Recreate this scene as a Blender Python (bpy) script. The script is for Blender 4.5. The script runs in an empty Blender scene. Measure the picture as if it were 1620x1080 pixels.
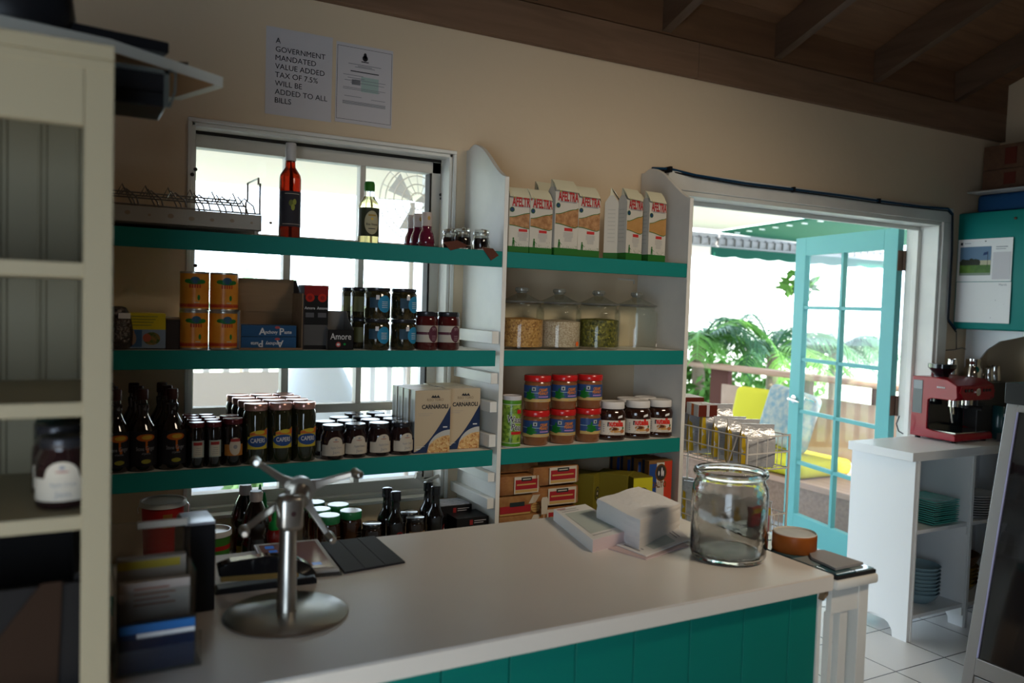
import bpy, bmesh, math, random
from mathutils import Vector, Matrix
random.seed(7)
SC = bpy.context.scene
COL = SC.collection
PI = math.pi
R = math.radians

# ---------------------------------------------------------------- camera
CAMH, CAMY, FPX = 1.515, -2.74, 1293.07
YAW, PIT, ROL = R(28.7674), R(2.6237), R(1.8153)
fw = Vector((math.sin(YAW)*math.cos(PIT), math.cos(YAW)*math.cos(PIT), -math.sin(PIT)))
r0 = Vector((math.cos(YAW), -math.sin(YAW), 0)); u0 = r0.cross(fw)
rt = r0*math.cos(ROL) + u0*math.sin(ROL); up = -r0*math.sin(ROL) + u0*math.cos(ROL)
cam = bpy.data.cameras.new('camera'); camo = bpy.data.objects.new('camera', cam); COL.objects.link(camo)
mm = Matrix((rt, up, -fw)).transposed().to_4x4(); mm.translation = Vector((0, CAMY, CAMH))
camo.matrix_world = mm
cam.sensor_width = 36; cam.lens = FPX/1620*36; cam.clip_start = .05; cam.clip_end = 200
cam.dof.use_dof = True; cam.dof.focus_distance = 2.85; cam.dof.aperture_fstop = 2.6
SC.camera = camo

def ray(px, py): return rt*((px-810)/FPX) + up*(-(py-540)/FPX) + fw
def at_y(px, py, y):
    d = ray(px, py); return Vector((0, CAMY, CAMH)) + d*((y-CAMY)/d.y)
def at_z(px, py, z):
    d = ray(px, py); return Vector((0, CAMY, CAMH)) + d*((z-CAMH)/d.z)
def at_x(px, py, x):
    d = ray(px, py); return Vector((0, CAMY, CAMH)) + d*(x/d.x)

# ---------------------------------------------------------------- light
W = bpy.data.worlds.new('sky'); SC.world = W; W.use_nodes = True
nt = W.node_tree; nt.nodes.clear()
wo = nt.nodes.new('ShaderNodeOutputWorld'); bg = nt.nodes.new('ShaderNodeBackground')
tc = nt.nodes.new('ShaderNodeTexCoord'); sx = nt.nodes.new('ShaderNodeSeparateXYZ'); cr = nt.nodes.new('ShaderNodeValToRGB')
nt.links.new(tc.outputs['Generated'], sx.inputs[0]); nt.links.new(sx.outputs['Z'], cr.inputs[0])
cr.color_ramp.elements[0].color = (.70, .85, 1.0, 1); cr.color_ramp.elements[1].color = (.62, .82, 1.0, 1)
nt.links.new(cr.outputs[0], bg.inputs[0]); bg.inputs[1].default_value = 6.0
nt.links.new(bg.outputs[0], wo.inputs[0])

def sun(name, rot, e, col, ang=1.0):
    l = bpy.data.lights.new(name, 'SUN'); l.energy = e; l.color = col; l.angle = R(ang)
    o = bpy.data.objects.new(name, l); COL.objects.link(o); o.rotation_euler = rot; return o
sun('sun', (R(38), R(-22), R(20)), 16.0, (1, .95, .86))
def area(name, loc, target, sx_, sy_, e, col, portal=False):
    l = bpy.data.lights.new(name, 'AREA'); l.shape = 'RECTANGLE'; l.size = sx_; l.size_y = sy_; l.energy = e; l.color = col
    if portal: l.cycles.is_portal = True
    o = bpy.data.objects.new(name, l); COL.objects.link(o); o.location = loc
    o.rotation_euler = (Vector(target)-Vector(loc)).to_track_quat('-Z', 'Y').to_euler(); return o
# the room is lit by daylight: doorway, shelf window, a glazed doorway behind the camera on the left, plus an unseen warm area lamp added to brighten the counter
area('rear_door_portal', (-.95, -3.45, 1.0), (-.95, 0, 1.0), 1.5, 1.75, 1, (1, 1, 1), True)
cl = area('added_warm_fill', (2.1, -2.6, 2.7), (2.0, -.5, 1.0), .9, .3, 7, (1.0, .84, .64)); cl.data.spread = R(80)
area('door_portal', (3.17, .2, 1.0), (3.17, -2, 1.0), 1.79, 2.0, 1, (1, 1, 1), True)
area('window_portal', (.79, .16, 1.42), (.79, -2, 1.42), .9, 1.26, 1, (1, 1, 1), True)
SC.view_settings.view_transform = 'Standard'; SC.view_settings.look = 'None'
SC.view_settings.gamma = 1; SC.view_settings.use_curve_mapping = False
SC.view_settings.exposure = 0.0
SC.cycles.use_denoising = True
SC.cycles.max_bounces = 10; SC.cycles.diffuse_bounces = 4; SC.cycles.glossy_bounces = 4
SC.cycles.transmission_bounces = 8; SC.cycles.transparent_max_bounces = 12
SC.cycles.caustics_reflective = False; SC.cycles.caustics_refractive = False
SC.cycles.sample_clamp_indirect = 3.0

# ---------------------------------------------------------------- materials
_m = {}
def M(name, col=(.8, .8, .8), rough=.5, metal=0, trans=0, ior=1.45, coat=0, noise=None, bump=0, bscale=40, emit=0, spec=None):
    if name in _m: return _m[name]
    m = bpy.data.materials.new(name); m.use_nodes = True; n = m.node_tree; b = n.nodes['Principled BSDF']
    b.inputs['Base Color'].default_value = (*col, 1); b.inputs['Roughness'].default_value = rough
    b.inputs['Metallic'].default_value = metal; b.inputs['Transmission Weight'].default_value = trans
    b.inputs['IOR'].default_value = ior; b.inputs['Coat Weight'].default_value = coat
    if emit: b.inputs['Emission Color'].default_value = (*col, 1); b.inputs['Emission Strength'].default_value = emit
    if noise or bump:
        t = n.nodes.new('ShaderNodeTexCoord'); ns = n.nodes.new('ShaderNodeTexNoise')
        n.links.new(t.outputs['Object'], ns.inputs['Vector']); ns.inputs['Scale'].default_value = noise[1] if noise else bscale
        ns.inputs['Detail'].default_value = 5
        if noise:
            rp = n.nodes.new('ShaderNodeValToRGB'); rp.color_ramp.elements[0].position = .35; rp.color_ramp.elements[1].position = .65
            rp.color_ramp.elements[0].color = (*col, 1); rp.color_ramp.elements[1].color = (*noise[0], 1)
            n.links.new(ns.outputs['Fac'], rp.inputs[0]); n.links.new(rp.outputs[0], b.inputs['Base Color'])
        if bump:
            nb = n.nodes.new('ShaderNodeTexNoise'); nb.inputs['Scale'].default_value = bscale; nb.inputs['Detail'].default_value = 4
            n.links.new(t.outputs['Object'], nb.inputs['Vector'])
            bp = n.nodes.new('ShaderNodeBump'); bp.inputs['Strength'].default_value = bump; bp.inputs['Distance'].default_value = .01
            n.links.new(nb.outputs['Fac'], bp.inputs['Height']); n.links.new(bp.outputs[0], b.inputs['Normal'])
    b.inputs['Specular IOR Level'].default_value = spec if spec is not None else (.22 if rough >= .35 and not metal else .5)
    _m[name] = m; return m

def wood(name, c1, c2, rough=.6, scale=3, stretch=(1, 12, 12)):
    if name in _m: return _m[name]
    m = bpy.data.materials.new(name); m.use_nodes = True; n = m.node_tree; b = n.nodes['Principled BSDF']
    t = n.nodes.new('ShaderNodeTexCoord'); mp = n.nodes.new('ShaderNodeMapping'); mp.inputs['Scale'].default_value = stretch
    ns = n.nodes.new('ShaderNodeTexNoise'); ns.inputs['Scale'].default_value = scale; ns.inputs['Detail'].default_value = 8; ns.inputs['Distortion'].default_value = .6
    rp = n.nodes.new('ShaderNodeValToRGB'); rp.color_ramp.elements[0].position = .3; rp.color_ramp.elements[1].position = .7
    rp.color_ramp.elements[0].color = (*c1, 1); rp.color_ramp.elements[1].color = (*c2, 1)
    n.links.new(t.outputs['Object'], mp.inputs[0]); n.links.new(mp.outputs[0], ns.inputs['Vector'])
    n.links.new(ns.outputs['Fac'], rp.inputs[0]); n.links.new(rp.outputs[0], b.inputs['Base Color'])
    b.inputs['Roughness'].default_value = rough; _m[name] = m; return m

def cells(name, cols, scale, rough=.5, coat=0, bump=.6):
    "grains, beans, peas: voronoi cells picking among colours"
    if name in _m: return _m[name]
    m = bpy.data.materials.new(name); m.use_nodes = True; n = m.node_tree; b = n.nodes['Principled BSDF']
    t = n.nodes.new('ShaderNodeTexCoord'); v = n.nodes.new('ShaderNodeTexVoronoi'); v.inputs['Scale'].default_value = scale
    s = n.nodes.new('ShaderNodeSeparateXYZ'); rp = n.nodes.new('ShaderNodeValToRGB')
    e = rp.color_ramp.elements; e[0].color = (*cols[0], 1); e[1].color = (*cols[-1], 1)
    for i, c in enumerate(cols[1:-1]): x = e.new((i+1)/(len(cols)-1)); x.color = (*c, 1)
    n.links.new(t.outputs['Object'], v.inputs['Vector']); n.links.new(v.outputs['Color'], s.inputs[0])
    n.links.new(s.outputs[0], rp.inputs[0]); n.links.new(rp.outputs[0], b.inputs['Base Color'])
    bp = n.nodes.new('ShaderNodeBump'); bp.inputs['Strength'].default_value = bump; bp.inputs['Distance'].default_value = .004; bp.invert = True
    n.links.new(v.outputs['Distance'], bp.inputs['Height']); n.links.new(bp.outputs[0], b.inputs['Normal'])
    b.inputs['Roughness'].default_value = rough; b.inputs['Coat Weight'].default_value = coat; _m[name] = m; return m

def pane(name, tint=(1, 1, 1), refl=.025, gl=.75):
    if name in _m: return _m[name]
    m = bpy.data.materials.new(name); m.use_nodes = True; n = m.node_tree; n.nodes.clear()
    o = n.nodes.new('ShaderNodeOutputMaterial'); mx = n.nodes.new('ShaderNodeMixShader'); t = n.nodes.new('ShaderNodeBsdfTransparent')
    g = n.nodes.new('ShaderNodeBsdfGlossy'); g.inputs['Roughness'].default_value = .03; lw = n.nodes.new('ShaderNodeLayerWeight'); pw = n.nodes.new('ShaderNodeMath'); pw.operation = 'POWER'; pw.inputs[1].default_value = 3.5
    n.links.new(lw.outputs['Facing'], pw.inputs[0]); f = n.nodes.new('ShaderNodeMath'); f.operation = 'MULTIPLY_ADD'; f.inputs[1].default_value = gl; f.inputs[2].default_value = refl; n.links.new(pw.outputs[0], f.inputs[0])
    t.inputs[0].default_value = (*tint, 1)
    n.links.new(f.outputs[0], mx.inputs[0]); n.links.new(t.outputs[0], mx.inputs[1]); n.links.new(g.outputs[0], mx.inputs[2]); n.links.new(mx.outputs[0], o.inputs[0])
    _m[name] = m; return m

def hazy(name, f):
    "thin crinkled plastic: mostly see-through with a little white scatter"
    m = bpy.data.materials.new(name); m.use_nodes = True; n = m.node_tree; n.nodes.clear()
    o = n.nodes.new('ShaderNodeOutputMaterial'); mx = n.nodes.new('ShaderNodeMixShader'); t = n.nodes.new('ShaderNodeBsdfTransparent'); p = n.nodes.new('ShaderNodeBsdfPrincipled')
    p.inputs['Base Color'].default_value = (.85, .87, .88, 1); p.inputs['Roughness'].default_value = .2; mx.inputs[0].default_value = f
    n.links.new(t.outputs[0], mx.inputs[1]); n.links.new(p.outputs[0], mx.inputs[2]); n.links.new(mx.outputs[0], o.inputs[0]); return m

PLASTER = M('wall_plaster', (.70, .56, .385), .75, bump=.35, bscale=9)
WHITE = M('white_paint', (.80, .78, .72), .38, noise=((.70, .69, .64), 5), bump=.12, bscale=14)
WHITE2 = M('cabinet_white_paint', (.86, .87, .87), .35)
TEAL = M('teal_paint', (.006, .195, .172), .5, bump=.15, bscale=12)
TEALD = M('door_glare_teal', (.12, .37, .37), .4)  # teal paled so the glare on the door sits in its colour
TEALP = M('panel_teal_paint', (.003, .17, .13), .5)
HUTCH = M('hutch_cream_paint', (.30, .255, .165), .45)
HUTCHB = M('hutch_shaded_paint', (.19, .165, .105), .5)  # hutch cream darkened: the shade inside is put into the back colour
COUNTER = M('counter_laminate', (.78, .735, .68), .30, noise=((.74, .70, .645), 3))
BEAM = wood('beam_wood', (.17, .095, .052), (.23, .13, .075), .65, 2.2)
BOARD = wood('ceiling_wood', (.13, .062, .030), (.19, .095, .045), .6, 2.0)
RAFT = wood('rafter_wood', (.075, .042, .024), (.12, .07, .042), .5, 2.0, (12, 1, 12))
BROWNW = wood('brown_wood', (.10, .035, .02), (.17, .06, .035), .5)
CHROME = M('brushed_steel', (.50, .48, .44), .30, 1)
STEEL = M('polished_steel', (.8, .78, .74), .12, 1)
WIRE = M('dark_wire', (.22, .20, .18), .35, .8)
WIREW = M('white_wire', (.75, .72, .68), .35)
BLACK = M('black_plastic', (.012, .012, .014), .35)
BLACKG = M('black_gloss', (.008, .008, .01), .08, coat=.5)
GLASSD = M('dark_glass', (.010, .007, .006), .06, coat=.6)
GLASS = M('clear_glass', (.97, .99, .98), .01, trans=1, ior=1.45)
PAPER = M('white_paper', (.80, .79, .77), .7)
PAPERG = M('grey_paper', (.60, .57, .58), .6)
INK = M('black_ink', (.02, .02, .025), .6)
INKG = M('grey_ink', (.25, .25, .27), .6)
CARD = wood('brown_cardboard', (.20, .12, .06), (.25, .155, .085), .8)
CREAM = M('cream_label', (.52, .46, .37), .6)
RED = M('red_lid', (.52, .012, .012), .25, coat=.3)
GREEN = M('green_plastic', (.01, .20, .04), .35)
GLOW = M('gold_lid', (.45, .30, .10), .3, .8)

# ---------------------------------------------------------------- mesh helper
class MB:
    def __init__(s): s.v = []; s.f = []; s.m = []; s.sm = []; s.mats = []
    def mi(s, m):
        if m not in s.mats: s.mats.append(m)
        return s.mats.index(m)
    def add(s, vs, fs, mat, smooth=False, T=None):
        b = len(s.v); k = s.mi(mat)
        s.v += [tuple(T @ Vector(v)) if T else tuple(v) for v in vs]
        for f in fs: s.f.append(tuple(b+i for i in f)); s.m.append(k); s.sm.append(smooth)
        return s
    def box(s, x0, x1, y0, y1, z0, z1, mat, T=None):
        vs = [(x, y, z) for z in (z0, z1) for y in (y0, y1) for x in (x0, x1)]
        return s.add(vs, [(0, 2, 3, 1), (4, 5, 7, 6), (0, 1, 5, 4), (2, 6, 7, 3), (0, 4, 6, 2), (1, 3, 7, 5)], mat, False, T)
    def rbox(s, x0, x1, y0, y1, z0, z1, mat, r=.004, T=None, seg=2):
        "box with rounded upright corners and softened top/bottom"
        bm = bmesh.new(); bmesh.ops.create_cube(bm, size=1)
        for v in bm.verts: v.co = Vector(((x0+x1)/2+v.co.x*(x1-x0), (y0+y1)/2+v.co.y*(y1-y0), (z0+z1)/2+v.co.z*(z1-z0)))
        bmesh.ops.bevel(bm, geom=bm.edges[:], offset=r, segments=seg, affect='EDGES', profile=.5)
        bm.verts.index_update(); s.add([v.co[:] for v in bm.verts], [[v.index for v in f.verts] for f in bm.faces], mat, False, T); bm.free(); return s
    def lathe(s, prof, mat, n=24, c=(0, 0), T=None, mats=None, sy=1):
        vs = []; fs = []
        for r, z in prof:
            for i in range(n): a = 2*PI*i/n; vs.append((c[0]+r*math.cos(a), c[1]+sy*r*math.sin(a), z))
        b = len(s.v); s.v += [tuple(T @ Vector(v)) if T else v for v in vs]
        for j in range(len(prof)-1):
            mt = mats[j] if mats else mat; k = s.mi(mt)
            for i in range(n):
                a = j*n+i; d = j*n+(i+1) % n; s.f.append((b+a, b+d, b+d+n, b+a+n)); s.m.append(k); s.sm.append(True)
        for j, rev in ((0, True), (len(prof)-1, False)):
            if prof[j][0] > 1e-5:
                q = [b+j*n+i for i in range(n)]; s.f.append(tuple(reversed(q)) if rev else tuple(q))
                s.m.append(s.mi(mats[min(j, len(mats)-1)] if mats else mat)); s.sm.append(False)
        return s
    def cyl(s, x, y, z0, z1, r, mat, n=24, T=None): return s.lathe([(r, z0), (r, z1)], mat, n, (x, y), T)
    def tube(s, pts, r, mat, n=8, closed=False, T=None):
        pts = [Vector(p) for p in pts]; N = len(pts); vs = []; fs = []
        rr = r if isinstance(r, (list, tuple)) else [r]*N
        prev = None
        for i, p in enumerate(pts):
            if closed: t = pts[(i+1) % N]-pts[i-1]
            else: t = pts[min(i+1, N-1)]-pts[max(i-1, 0)]
            t.normalize()
            if prev is None:
                a = Vector((0, 0, 1)) if abs(t.z) < .9 else Vector((1, 0, 0)); a = (a-t*a.dot(t)).normalized()
            else: a = (prev-t*prev.dot(t)).normalized()
            prev = a; b = t.cross(a)
            for k in range(n): q = 2*PI*k/n; vs.append(p+(a*math.cos(q)+b*math.sin(q))*rr[i])
        for i in range(N if closed else N-1):
            for k in range(n):
                j = (i+1) % N; fs.append((i*n+k, i*n+(k+1) % n, j*n+(k+1) % n, j*n+k))
        if not closed: fs.append(tuple(range(n-1, -1, -1))); fs.append(tuple((N-1)*n+k for k in range(n)))
        return s.add(vs, fs, mat, True, T)
    def prism(s, poly, axis, d0, d1, mat, T=None):
        "poly: 2D points in the two other axes (order x,y,z without axis)"
        n = len(poly); ar = sum(poly[i][0]*poly[(i+1) % n][1]-poly[(i+1) % n][0]*poly[i][1] for i in range(n))
        if (ar < 0) != (axis == 1): poly = poly[::-1]
        def P(p, d): return (d, p[0], p[1]) if axis == 0 else (p[0], d, p[1]) if axis == 1 else (p[0], p[1], d)
        vs = [P(p, d0) for p in poly]+[P(p, d1) for p in poly]
        fs = [tuple(range(n-1, -1, -1)), tuple(range(n, 2*n))]+[(i, (i+1) % n, n+(i+1) % n, n+i) for i in range(n)]
        return s.add(vs, fs, mat, False, T)
    def quad(s, a, b, c, d, mat, T=None): return s.add([a, b, c, d], [(0, 1, 2, 3)], mat, False, T)
    def wrap(s, r, a0, a1, z0, z1, mat, n=14, sy=1, r1=None, zf=None):
        "label on a cylinder; angle 0 faces -y, grows towards +x"
        vs = []; fs = []; r1 = r if r1 is None else r1
        for i in range(n+1):
            t = i/n; a = a0+(a1-a0)*t; zt = zf(t) if zf else z1
            for z, q in ((z0, r), (zt, r1)): vs.append((q*math.sin(a), -sy*q*math.cos(a), z))
        for i in range(n): fs.append((2*i, 2*i+2, 2*i+3, 2*i+1))
        return s.add(vs, fs, mat, True)
    def blob(s, r, a, z, w, h, mat, n=16, sy=1):
        "ellipse patch on cylinder, in upright strips so it follows the curve"
        vs = []; n = max(8, n)
        for i in range(n+1):
            u = -math.cos(PI*i/n); b = a+w*u/r; q = h*math.sqrt(max(0, 1-u*u))+1e-6
            for zz in (z-q, z+q): vs.append((r*math.sin(b), -sy*r*math.cos(b), zz))
        return s.add(vs, [(2*i, 2*i+2, 2*i+3, 2*i+1) for i in range(n)], mat, True)
    def text(s, body, size, mat, at=(0, 0, 0), bold=0, w=None, sx=1, rot=0, T=None, cyl=None, ang=0, flip=False):
        "flat text facing -y centred on `at`; or wrapped on radius cyl at angle ang"
        vs, fs, ww = text_geo(body, bold)
        k = size; kx = k*sx
        if w: kx = w/ww
        out = []
        for x, z in vs:
            x, z = x*kx, z*k
            if flip: x, z = -x, -z
            c, n_ = math.cos(rot), math.sin(rot); x, z = x*c-z*n_, x*n_+z*c
            if cyl: a = ang+x/cyl; out.append((cyl*math.sin(a), -cyl*math.cos(a), at[2]+z))
            else: out.append((at[0]+x, at[1], at[2]+z))
        return s.add(out, fs, mat, False, T)
    def disc(s, x, y, z, rx, rz, mat, n=24, T=None):
        vs = [(x+rx*math.cos(2*PI*i/n), y, z+rz*math.sin(2*PI*i/n)) for i in range(n)]
        return s.add(vs, [tuple(range(n))], mat, False, T)
    def obj(s, name, parent=None, loc=None, bevel=0, rz=0):
        me = bpy.data.meshes.new(name); me.from_pydata(s.v, [], s.f)
        for m in s.mats: me.materials.append(m)
        for p, k, q in zip(me.polygons, s.m, s.sm): p.material_index = k; p.use_smooth = q
        me.update()
        try: me.set_sharp_from_angle(angle=R(42))
        except Exception: pass
        o = bpy.data.objects.new(name, me); COL.objects.link(o)
        if parent: o.parent = parent
        if loc: o.location = loc
        if rz: o.rotation_euler.z = rz
        if bevel:
            b = o.modifiers.new('bevel', 'BEVEL'); b.width = bevel; b.segments = 2; b.limit_method = 'ANGLE'; b.angle_limit = R(40)
        return o

_t = {}
def text_geo(body, bold):
    key = (body, bold)
    if key in _t: return _t[key]
    c = bpy.data.curves.new('t', 'FONT'); c.body = body; c.size = 1; c.align_x = 'CENTER'; c.align_y = 'CENTER'; c.resolution_u = 3; c.offset = bold
    o = bpy.data.objects.new('t', c); COL.objects.link(o); bpy.context.view_layer.update()
    dg = bpy.context.evaluated_depsgraph_get(); me = bpy.data.meshes.new_from_object(o.evaluated_get(dg))
    vs = [(v.co.x, v.co.y) for v in me.vertices]; fs = [tuple(p.vertices) for p in me.polygons]
    bpy.data.objects.remove(o); bpy.data.curves.remove(c); bpy.data.meshes.remove(me)
    xs = [v[0] for v in vs] or [0, 1]; w = max(max(xs)-min(xs), .01)
    _t[key] = (vs, fs, w); return _t[key]

def tag(o, label, cat, group=None, kind=None):
    if kind: o['kind'] = kind
    if label: o['label'] = label
    if cat: o['category'] = cat
    if group: o['group'] = group
    return o
def struct(mb, name, bevel=0, label=None):
    o = mb.obj(name, bevel=bevel); o['kind'] = 'structure'
    if label: o['label'] = label
    return o
def thing(name, label, cat, loc=(0, 0, 0), rz=0, group=None):
    o = bpy.data.objects.new(name, None); COL.objects.link(o); o.location = loc; o.rotation_euler.z = rz; o.empty_display_size = .05
    return tag(o, label, cat, group)
def copy_tree(o, parent=None):
    c = o.copy(); COL.objects.link(c); c.parent = parent
    for ch in list(o.children): copy_tree(ch, c)
    return c
class Kind:
    "one kind of thing: the first put() uses the built one, later ones copy it with its parts"
    def __init__(s, root, cat, group): s.root = root; s.used = False; s.cat = cat; s.group = group
    def put(s, loc, label, rz=0, group=None, rx=0, ry=0):
        o = copy_tree(s.root) if s.used else s.root
        s.used = True; o.location = loc; o.rotation_euler = (rx, ry, rz)
        tag(o, label, s.cat, group or s.group); return o

# ================================================================ SETTING
WX0, WX1, WZ0, WZ1 = .345, 1.235, .79, 2.05       # window opening
DX0, DX1, DZ1 = 2.29, 4.07, 2.02                  # door opening
TH = .18
b = MB()
def wbox(x0, x1, z0, z1): b.box(x0, x1, 0, TH, z0, z1, PLASTER)
wbox(-1.8, WX0, 0, 2.64); wbox(WX0, WX1, 0, WZ0); wbox(WX0, WX1, WZ1, 2.64); wbox(WX1, DX0, 0, 2.64)
wbox(DX0, DX1, DZ1, 2.64); wbox(DX1, 4.74, 0, 2.64)
struct(b, 'wall_back')
struct(MB().box(4.56, 4.74, -3.4, 0, 0, 3.9, PLASTER), 'wall_right')
DWALL = wood('low_bounce_wall', (.10, .06, .04), (.15, .09, .06), .6, 2.0)  # dark wood invented for the unseen walls so they bounce less light
struct(MB().box(-1.98, -1.8, -3.4, TH, 0, 3.9, DWALL), 'wall_left')
b = MB(); b.box(-1.98, -1.7, -3.5, -3.4, 0, 4.2, DWALL); b.box(-1.7, -.2, -3.5, -3.4, 0, .15, DWALL)
b.box(-1.7, -.2, -3.5, -3.4, 1.88, 4.2, DWALL); b.box(-.2, 4.74, -3.5, -3.4, 0, 4.2, DWALL); struct(b, 'wall_front')
# tiled floor
def tile_mat():
    m = bpy.data.materials.new('floor_tile'); m.use_nodes = True; n = m.node_tree; s = n.nodes['Principled BSDF']
    t = n.nodes.new('ShaderNodeTexCoord'); mp = n.nodes.new('ShaderNodeMapping'); br = n.nodes.new('ShaderNodeTexBrick')
    p0 = at_z(1417.2, 1061.9, 0); mp.inputs['Location'].default_value = (-p0.x+3*.333, -p0.y+.0, 0)
    br.offset = 0; br.inputs['Scale'].default_value = 1; br.inputs['Brick Width'].default_value = .333; br.inputs['Row Height'].default_value = .333
    br.inputs['Mortar Size'].default_value = .0028; br.inputs['Mortar Smooth'].default_value = 0
    br.inputs['Color1'].default_value = (.74, .72, .70, 1); br.inputs['Color2'].default_value = (.70, .69, .67, 1); br.inputs['Mortar'].default_value = (.03, .03, .04, 1)
    n.links.new(t.outputs['Object'], mp.inputs[0]); n.links.new(mp.outputs[0], br.inputs[0]); n.links.new(br.outputs[0], s.inputs['Base Color'])
    s.inputs['Roughness'].default_value = .16; return m
struct(MB().box(-1.98, 4.74, -5.3, TH, -.1, 0, tile_mat()), 'floor')
# pitched wooden ceiling
TP = math.tan(R(20.3)); ZC = 2.79
b = MB()
for i in range(24):
    y0 = -i*.185+.1; y1 = y0-.183
    z0, z1 = ZC-y0*TP, ZC-y1*TP
    b.add([(-1.98, y0, z0), (4.74, y0, z0), (4.74, y1, z1), (-1.98, y1, z1), (-1.98, y0, z0+.02), (4.74, y0, z0+.02), (4.74, y1, z1+.02), (-1.98, y1, z1+.02)],
          [(0, 3, 2, 1), (4, 5, 6, 7), (0, 1, 5, 4), (2, 3, 7, 6), (1, 2, 6, 5), (0, 4, 7, 3)], BOARD)
b.box(-1.98, 4.74, -5.48, -4.2, 4.42, 4.46, BOARD); b.box(-1.98, 4.74, -5.48, -5.44, 3.85, 4.46, BOARD)
b.box(-1.98, 4.74, -.03, TH, 2.64, 2.80, BOARD)
struct(b, 'ceiling')
b = MB(); b.box(-1.8, 2.345, -.03, 0, 2.495, 2.645, BEAM); b.box(2.347, 4.56, -.03, 0, 2.495, 2.645, BEAM)
struct(b, 'trim_1', .002, 'rough timber plate along the top of the back wall')
for k, x in enumerate((-1.04, -.40, .235, .87, 1.505, 2.144, 2.78, 3.445, 4.083)):
    b = MB(); L = 4.3; y0, y1 = -.031, -L
    h = .135
    b.add([(x+d, y, ZC-y*TP-q) for y in (y0, y1) for q in (h+.015, -.0+.005) for d in (0, .045)],
          [(0, 1, 3, 2), (4, 6, 7, 5), (0, 4, 5, 1), (2, 3, 7, 6), (0, 2, 6, 4), (1, 5, 7, 3)], RAFT)
    o = b.obj('trim_2' if k == 0 else 'trim_2.%03d' % k); o['kind'] = 'structure'; o['label'] = 'dark sloping ceiling rafter'

# door casing and jambs
b = MB()
b.box(DX0-.075, DX1+.075, -.022, 0, DZ1, DZ1+.075, WHITE); b.box(DX1, DX1+.075, -.022, 0, 0, DZ1, WHITE); b.box(DX0-.075, DX0, -.022, 0, 0, DZ1, WHITE)
b.box(DX0, DX1, -.01, TH, DZ1-.02, DZ1, WHITE); b.box(DX1-.02, DX1, -.01, TH, 0, DZ1-.02, WHITE); b.box(DX0, DX0+.02, -.01, TH, 0, DZ1-.02, WHITE)
b.box(DX0+.02, DX1-.02, .10, .125, DZ1-.04, DZ1-.02, WHITE); b.box(DX1-.045, DX1-.02, .09, .12, 0, DZ1-.04, WHITE)
struct(b, 'trim_3', .003, 'white casing and jambs round the open doorway')
# window casing (reveal) and sashes
b = MB(); FR = .075
b.box(WX0-.012, WX0, -.012, 0, WZ0, WZ1, WHITE); b.box(WX0-.012, WX1+.012, -.012, 0, WZ1, WZ1+.012, WHITE)
b.box(WX1, WX1+.012, -.012, 0, WZ0, WZ1, WHITE)
b.box(WX0, WX0+.012, 0, FR, WZ0, WZ1, WHITE); b.box(WX1-.012, WX1, 0, FR, WZ0, WZ1, WHITE)
b.box(WX0, WX1, 0, FR, WZ1-.012, WZ1, WHITE); b.box(WX0, WX1, 0, FR, WZ0-.0, WZ0+.012, WHITE)
struct(b, 'trim_4', .002, 'white lining of the window opening')
ALU = M('window_frame_paint', (.55, .52, .46), .45); ALUD = M('dark_weatherstrip', (.03, .025, .02), .6)
wn = MB()
x0, x1 = WX0+.012, WX1-.012; y0, y1 = FR, FR+.05
wn.box(x0, x1, y0-.002, y1, WZ1-.022, WZ1-.008, ALUD)
wn.box(x0, x0+.012, y0, y1, WZ0+.01, WZ1-.02, ALU); wn.box(x1-.035, x1, y0, y1, WZ0+.01, WZ1-.02, ALU)
wn.box(x1-.042, x1-.035, y0+.004, y1, WZ0+.01, WZ1-.02, ALUD)
mx = [(at_y(444, 300, FR).x, at_y(469, 300, FR).x), (at_y(570.5, 320, FR).x, at_y(578, 320, FR).x)]
bands = [(1.955, 2.03), (1.70, 1.735), (1.105, 1.145), (WZ0+.012, WZ0+.062)]
zt = at_y(380, 240, FR).z
wn.box(x0, x1, y0, y1, zt, WZ1-.022, ALU)
wn.box(x0, x1, y0, y1, 1.68, 1.722, ALU)
zb = at_y(380, 647, FR).z; zq = at_y(400, 790, FR).z
wn.box(x0, x1, y0, y1, zb-.022, zb+.008, ALU)
zlow = .857
wn.box(x0, x1, y0, y1, WZ0+.012, zlow, ALU)
wn.box(x0, x1, y0-.03, y0, WZ0+.012, WZ0+.028, ALU)
for (a, c) in mx:
    wd = .012 if a < .7 else .010; cx = (a+c)/2
    wn.box(cx-wd, cx+wd, y0+.004, y1-.004, WZ0+.05, WZ1-.03, ALU)
win = struct(wn, 'window_1', .0015, 'white framed window behind the left shelves')
g = MB().box(x0, x1, y0+.022, y0+.026, WZ0+.05, WZ1-.03, pane('window_glass')); g.obj('pane', win)
# crank handle on the window
k = MB(); p = [at_y(x, y, .02) for x, y in ((662, 753), (670, 762), (695, 752), (706, 762), (706, 772))]
k.tube(p, .007, ALU); k.tube([p[0]-Vector((.012, 0, -.004)), p[0]+Vector((.006, 0, 0))], .012, ALU); k.tube([p[3], p[3]+Vector((0, .07, -.03))], .012, ALU)
k.obj('crank_handle', win)
k = MB(); q = at_y(322, 262, .0)
for (a, c) in ((309, 268), (304, 276), (309, 420), (697, 308), (698, 314), (699, 438), (699, 449)):
    q = at_y(a, c, FR-.002 if a > 600 else -.013); k.lathe([(.0, -.002), (.006, 0), (.006, .004), (0, .005)], ALUD, 8, T=Matrix.Translation(q) @ Matrix.Rotation(PI/2, 4, 'X'))
k.obj('latch_screw', win)

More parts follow.
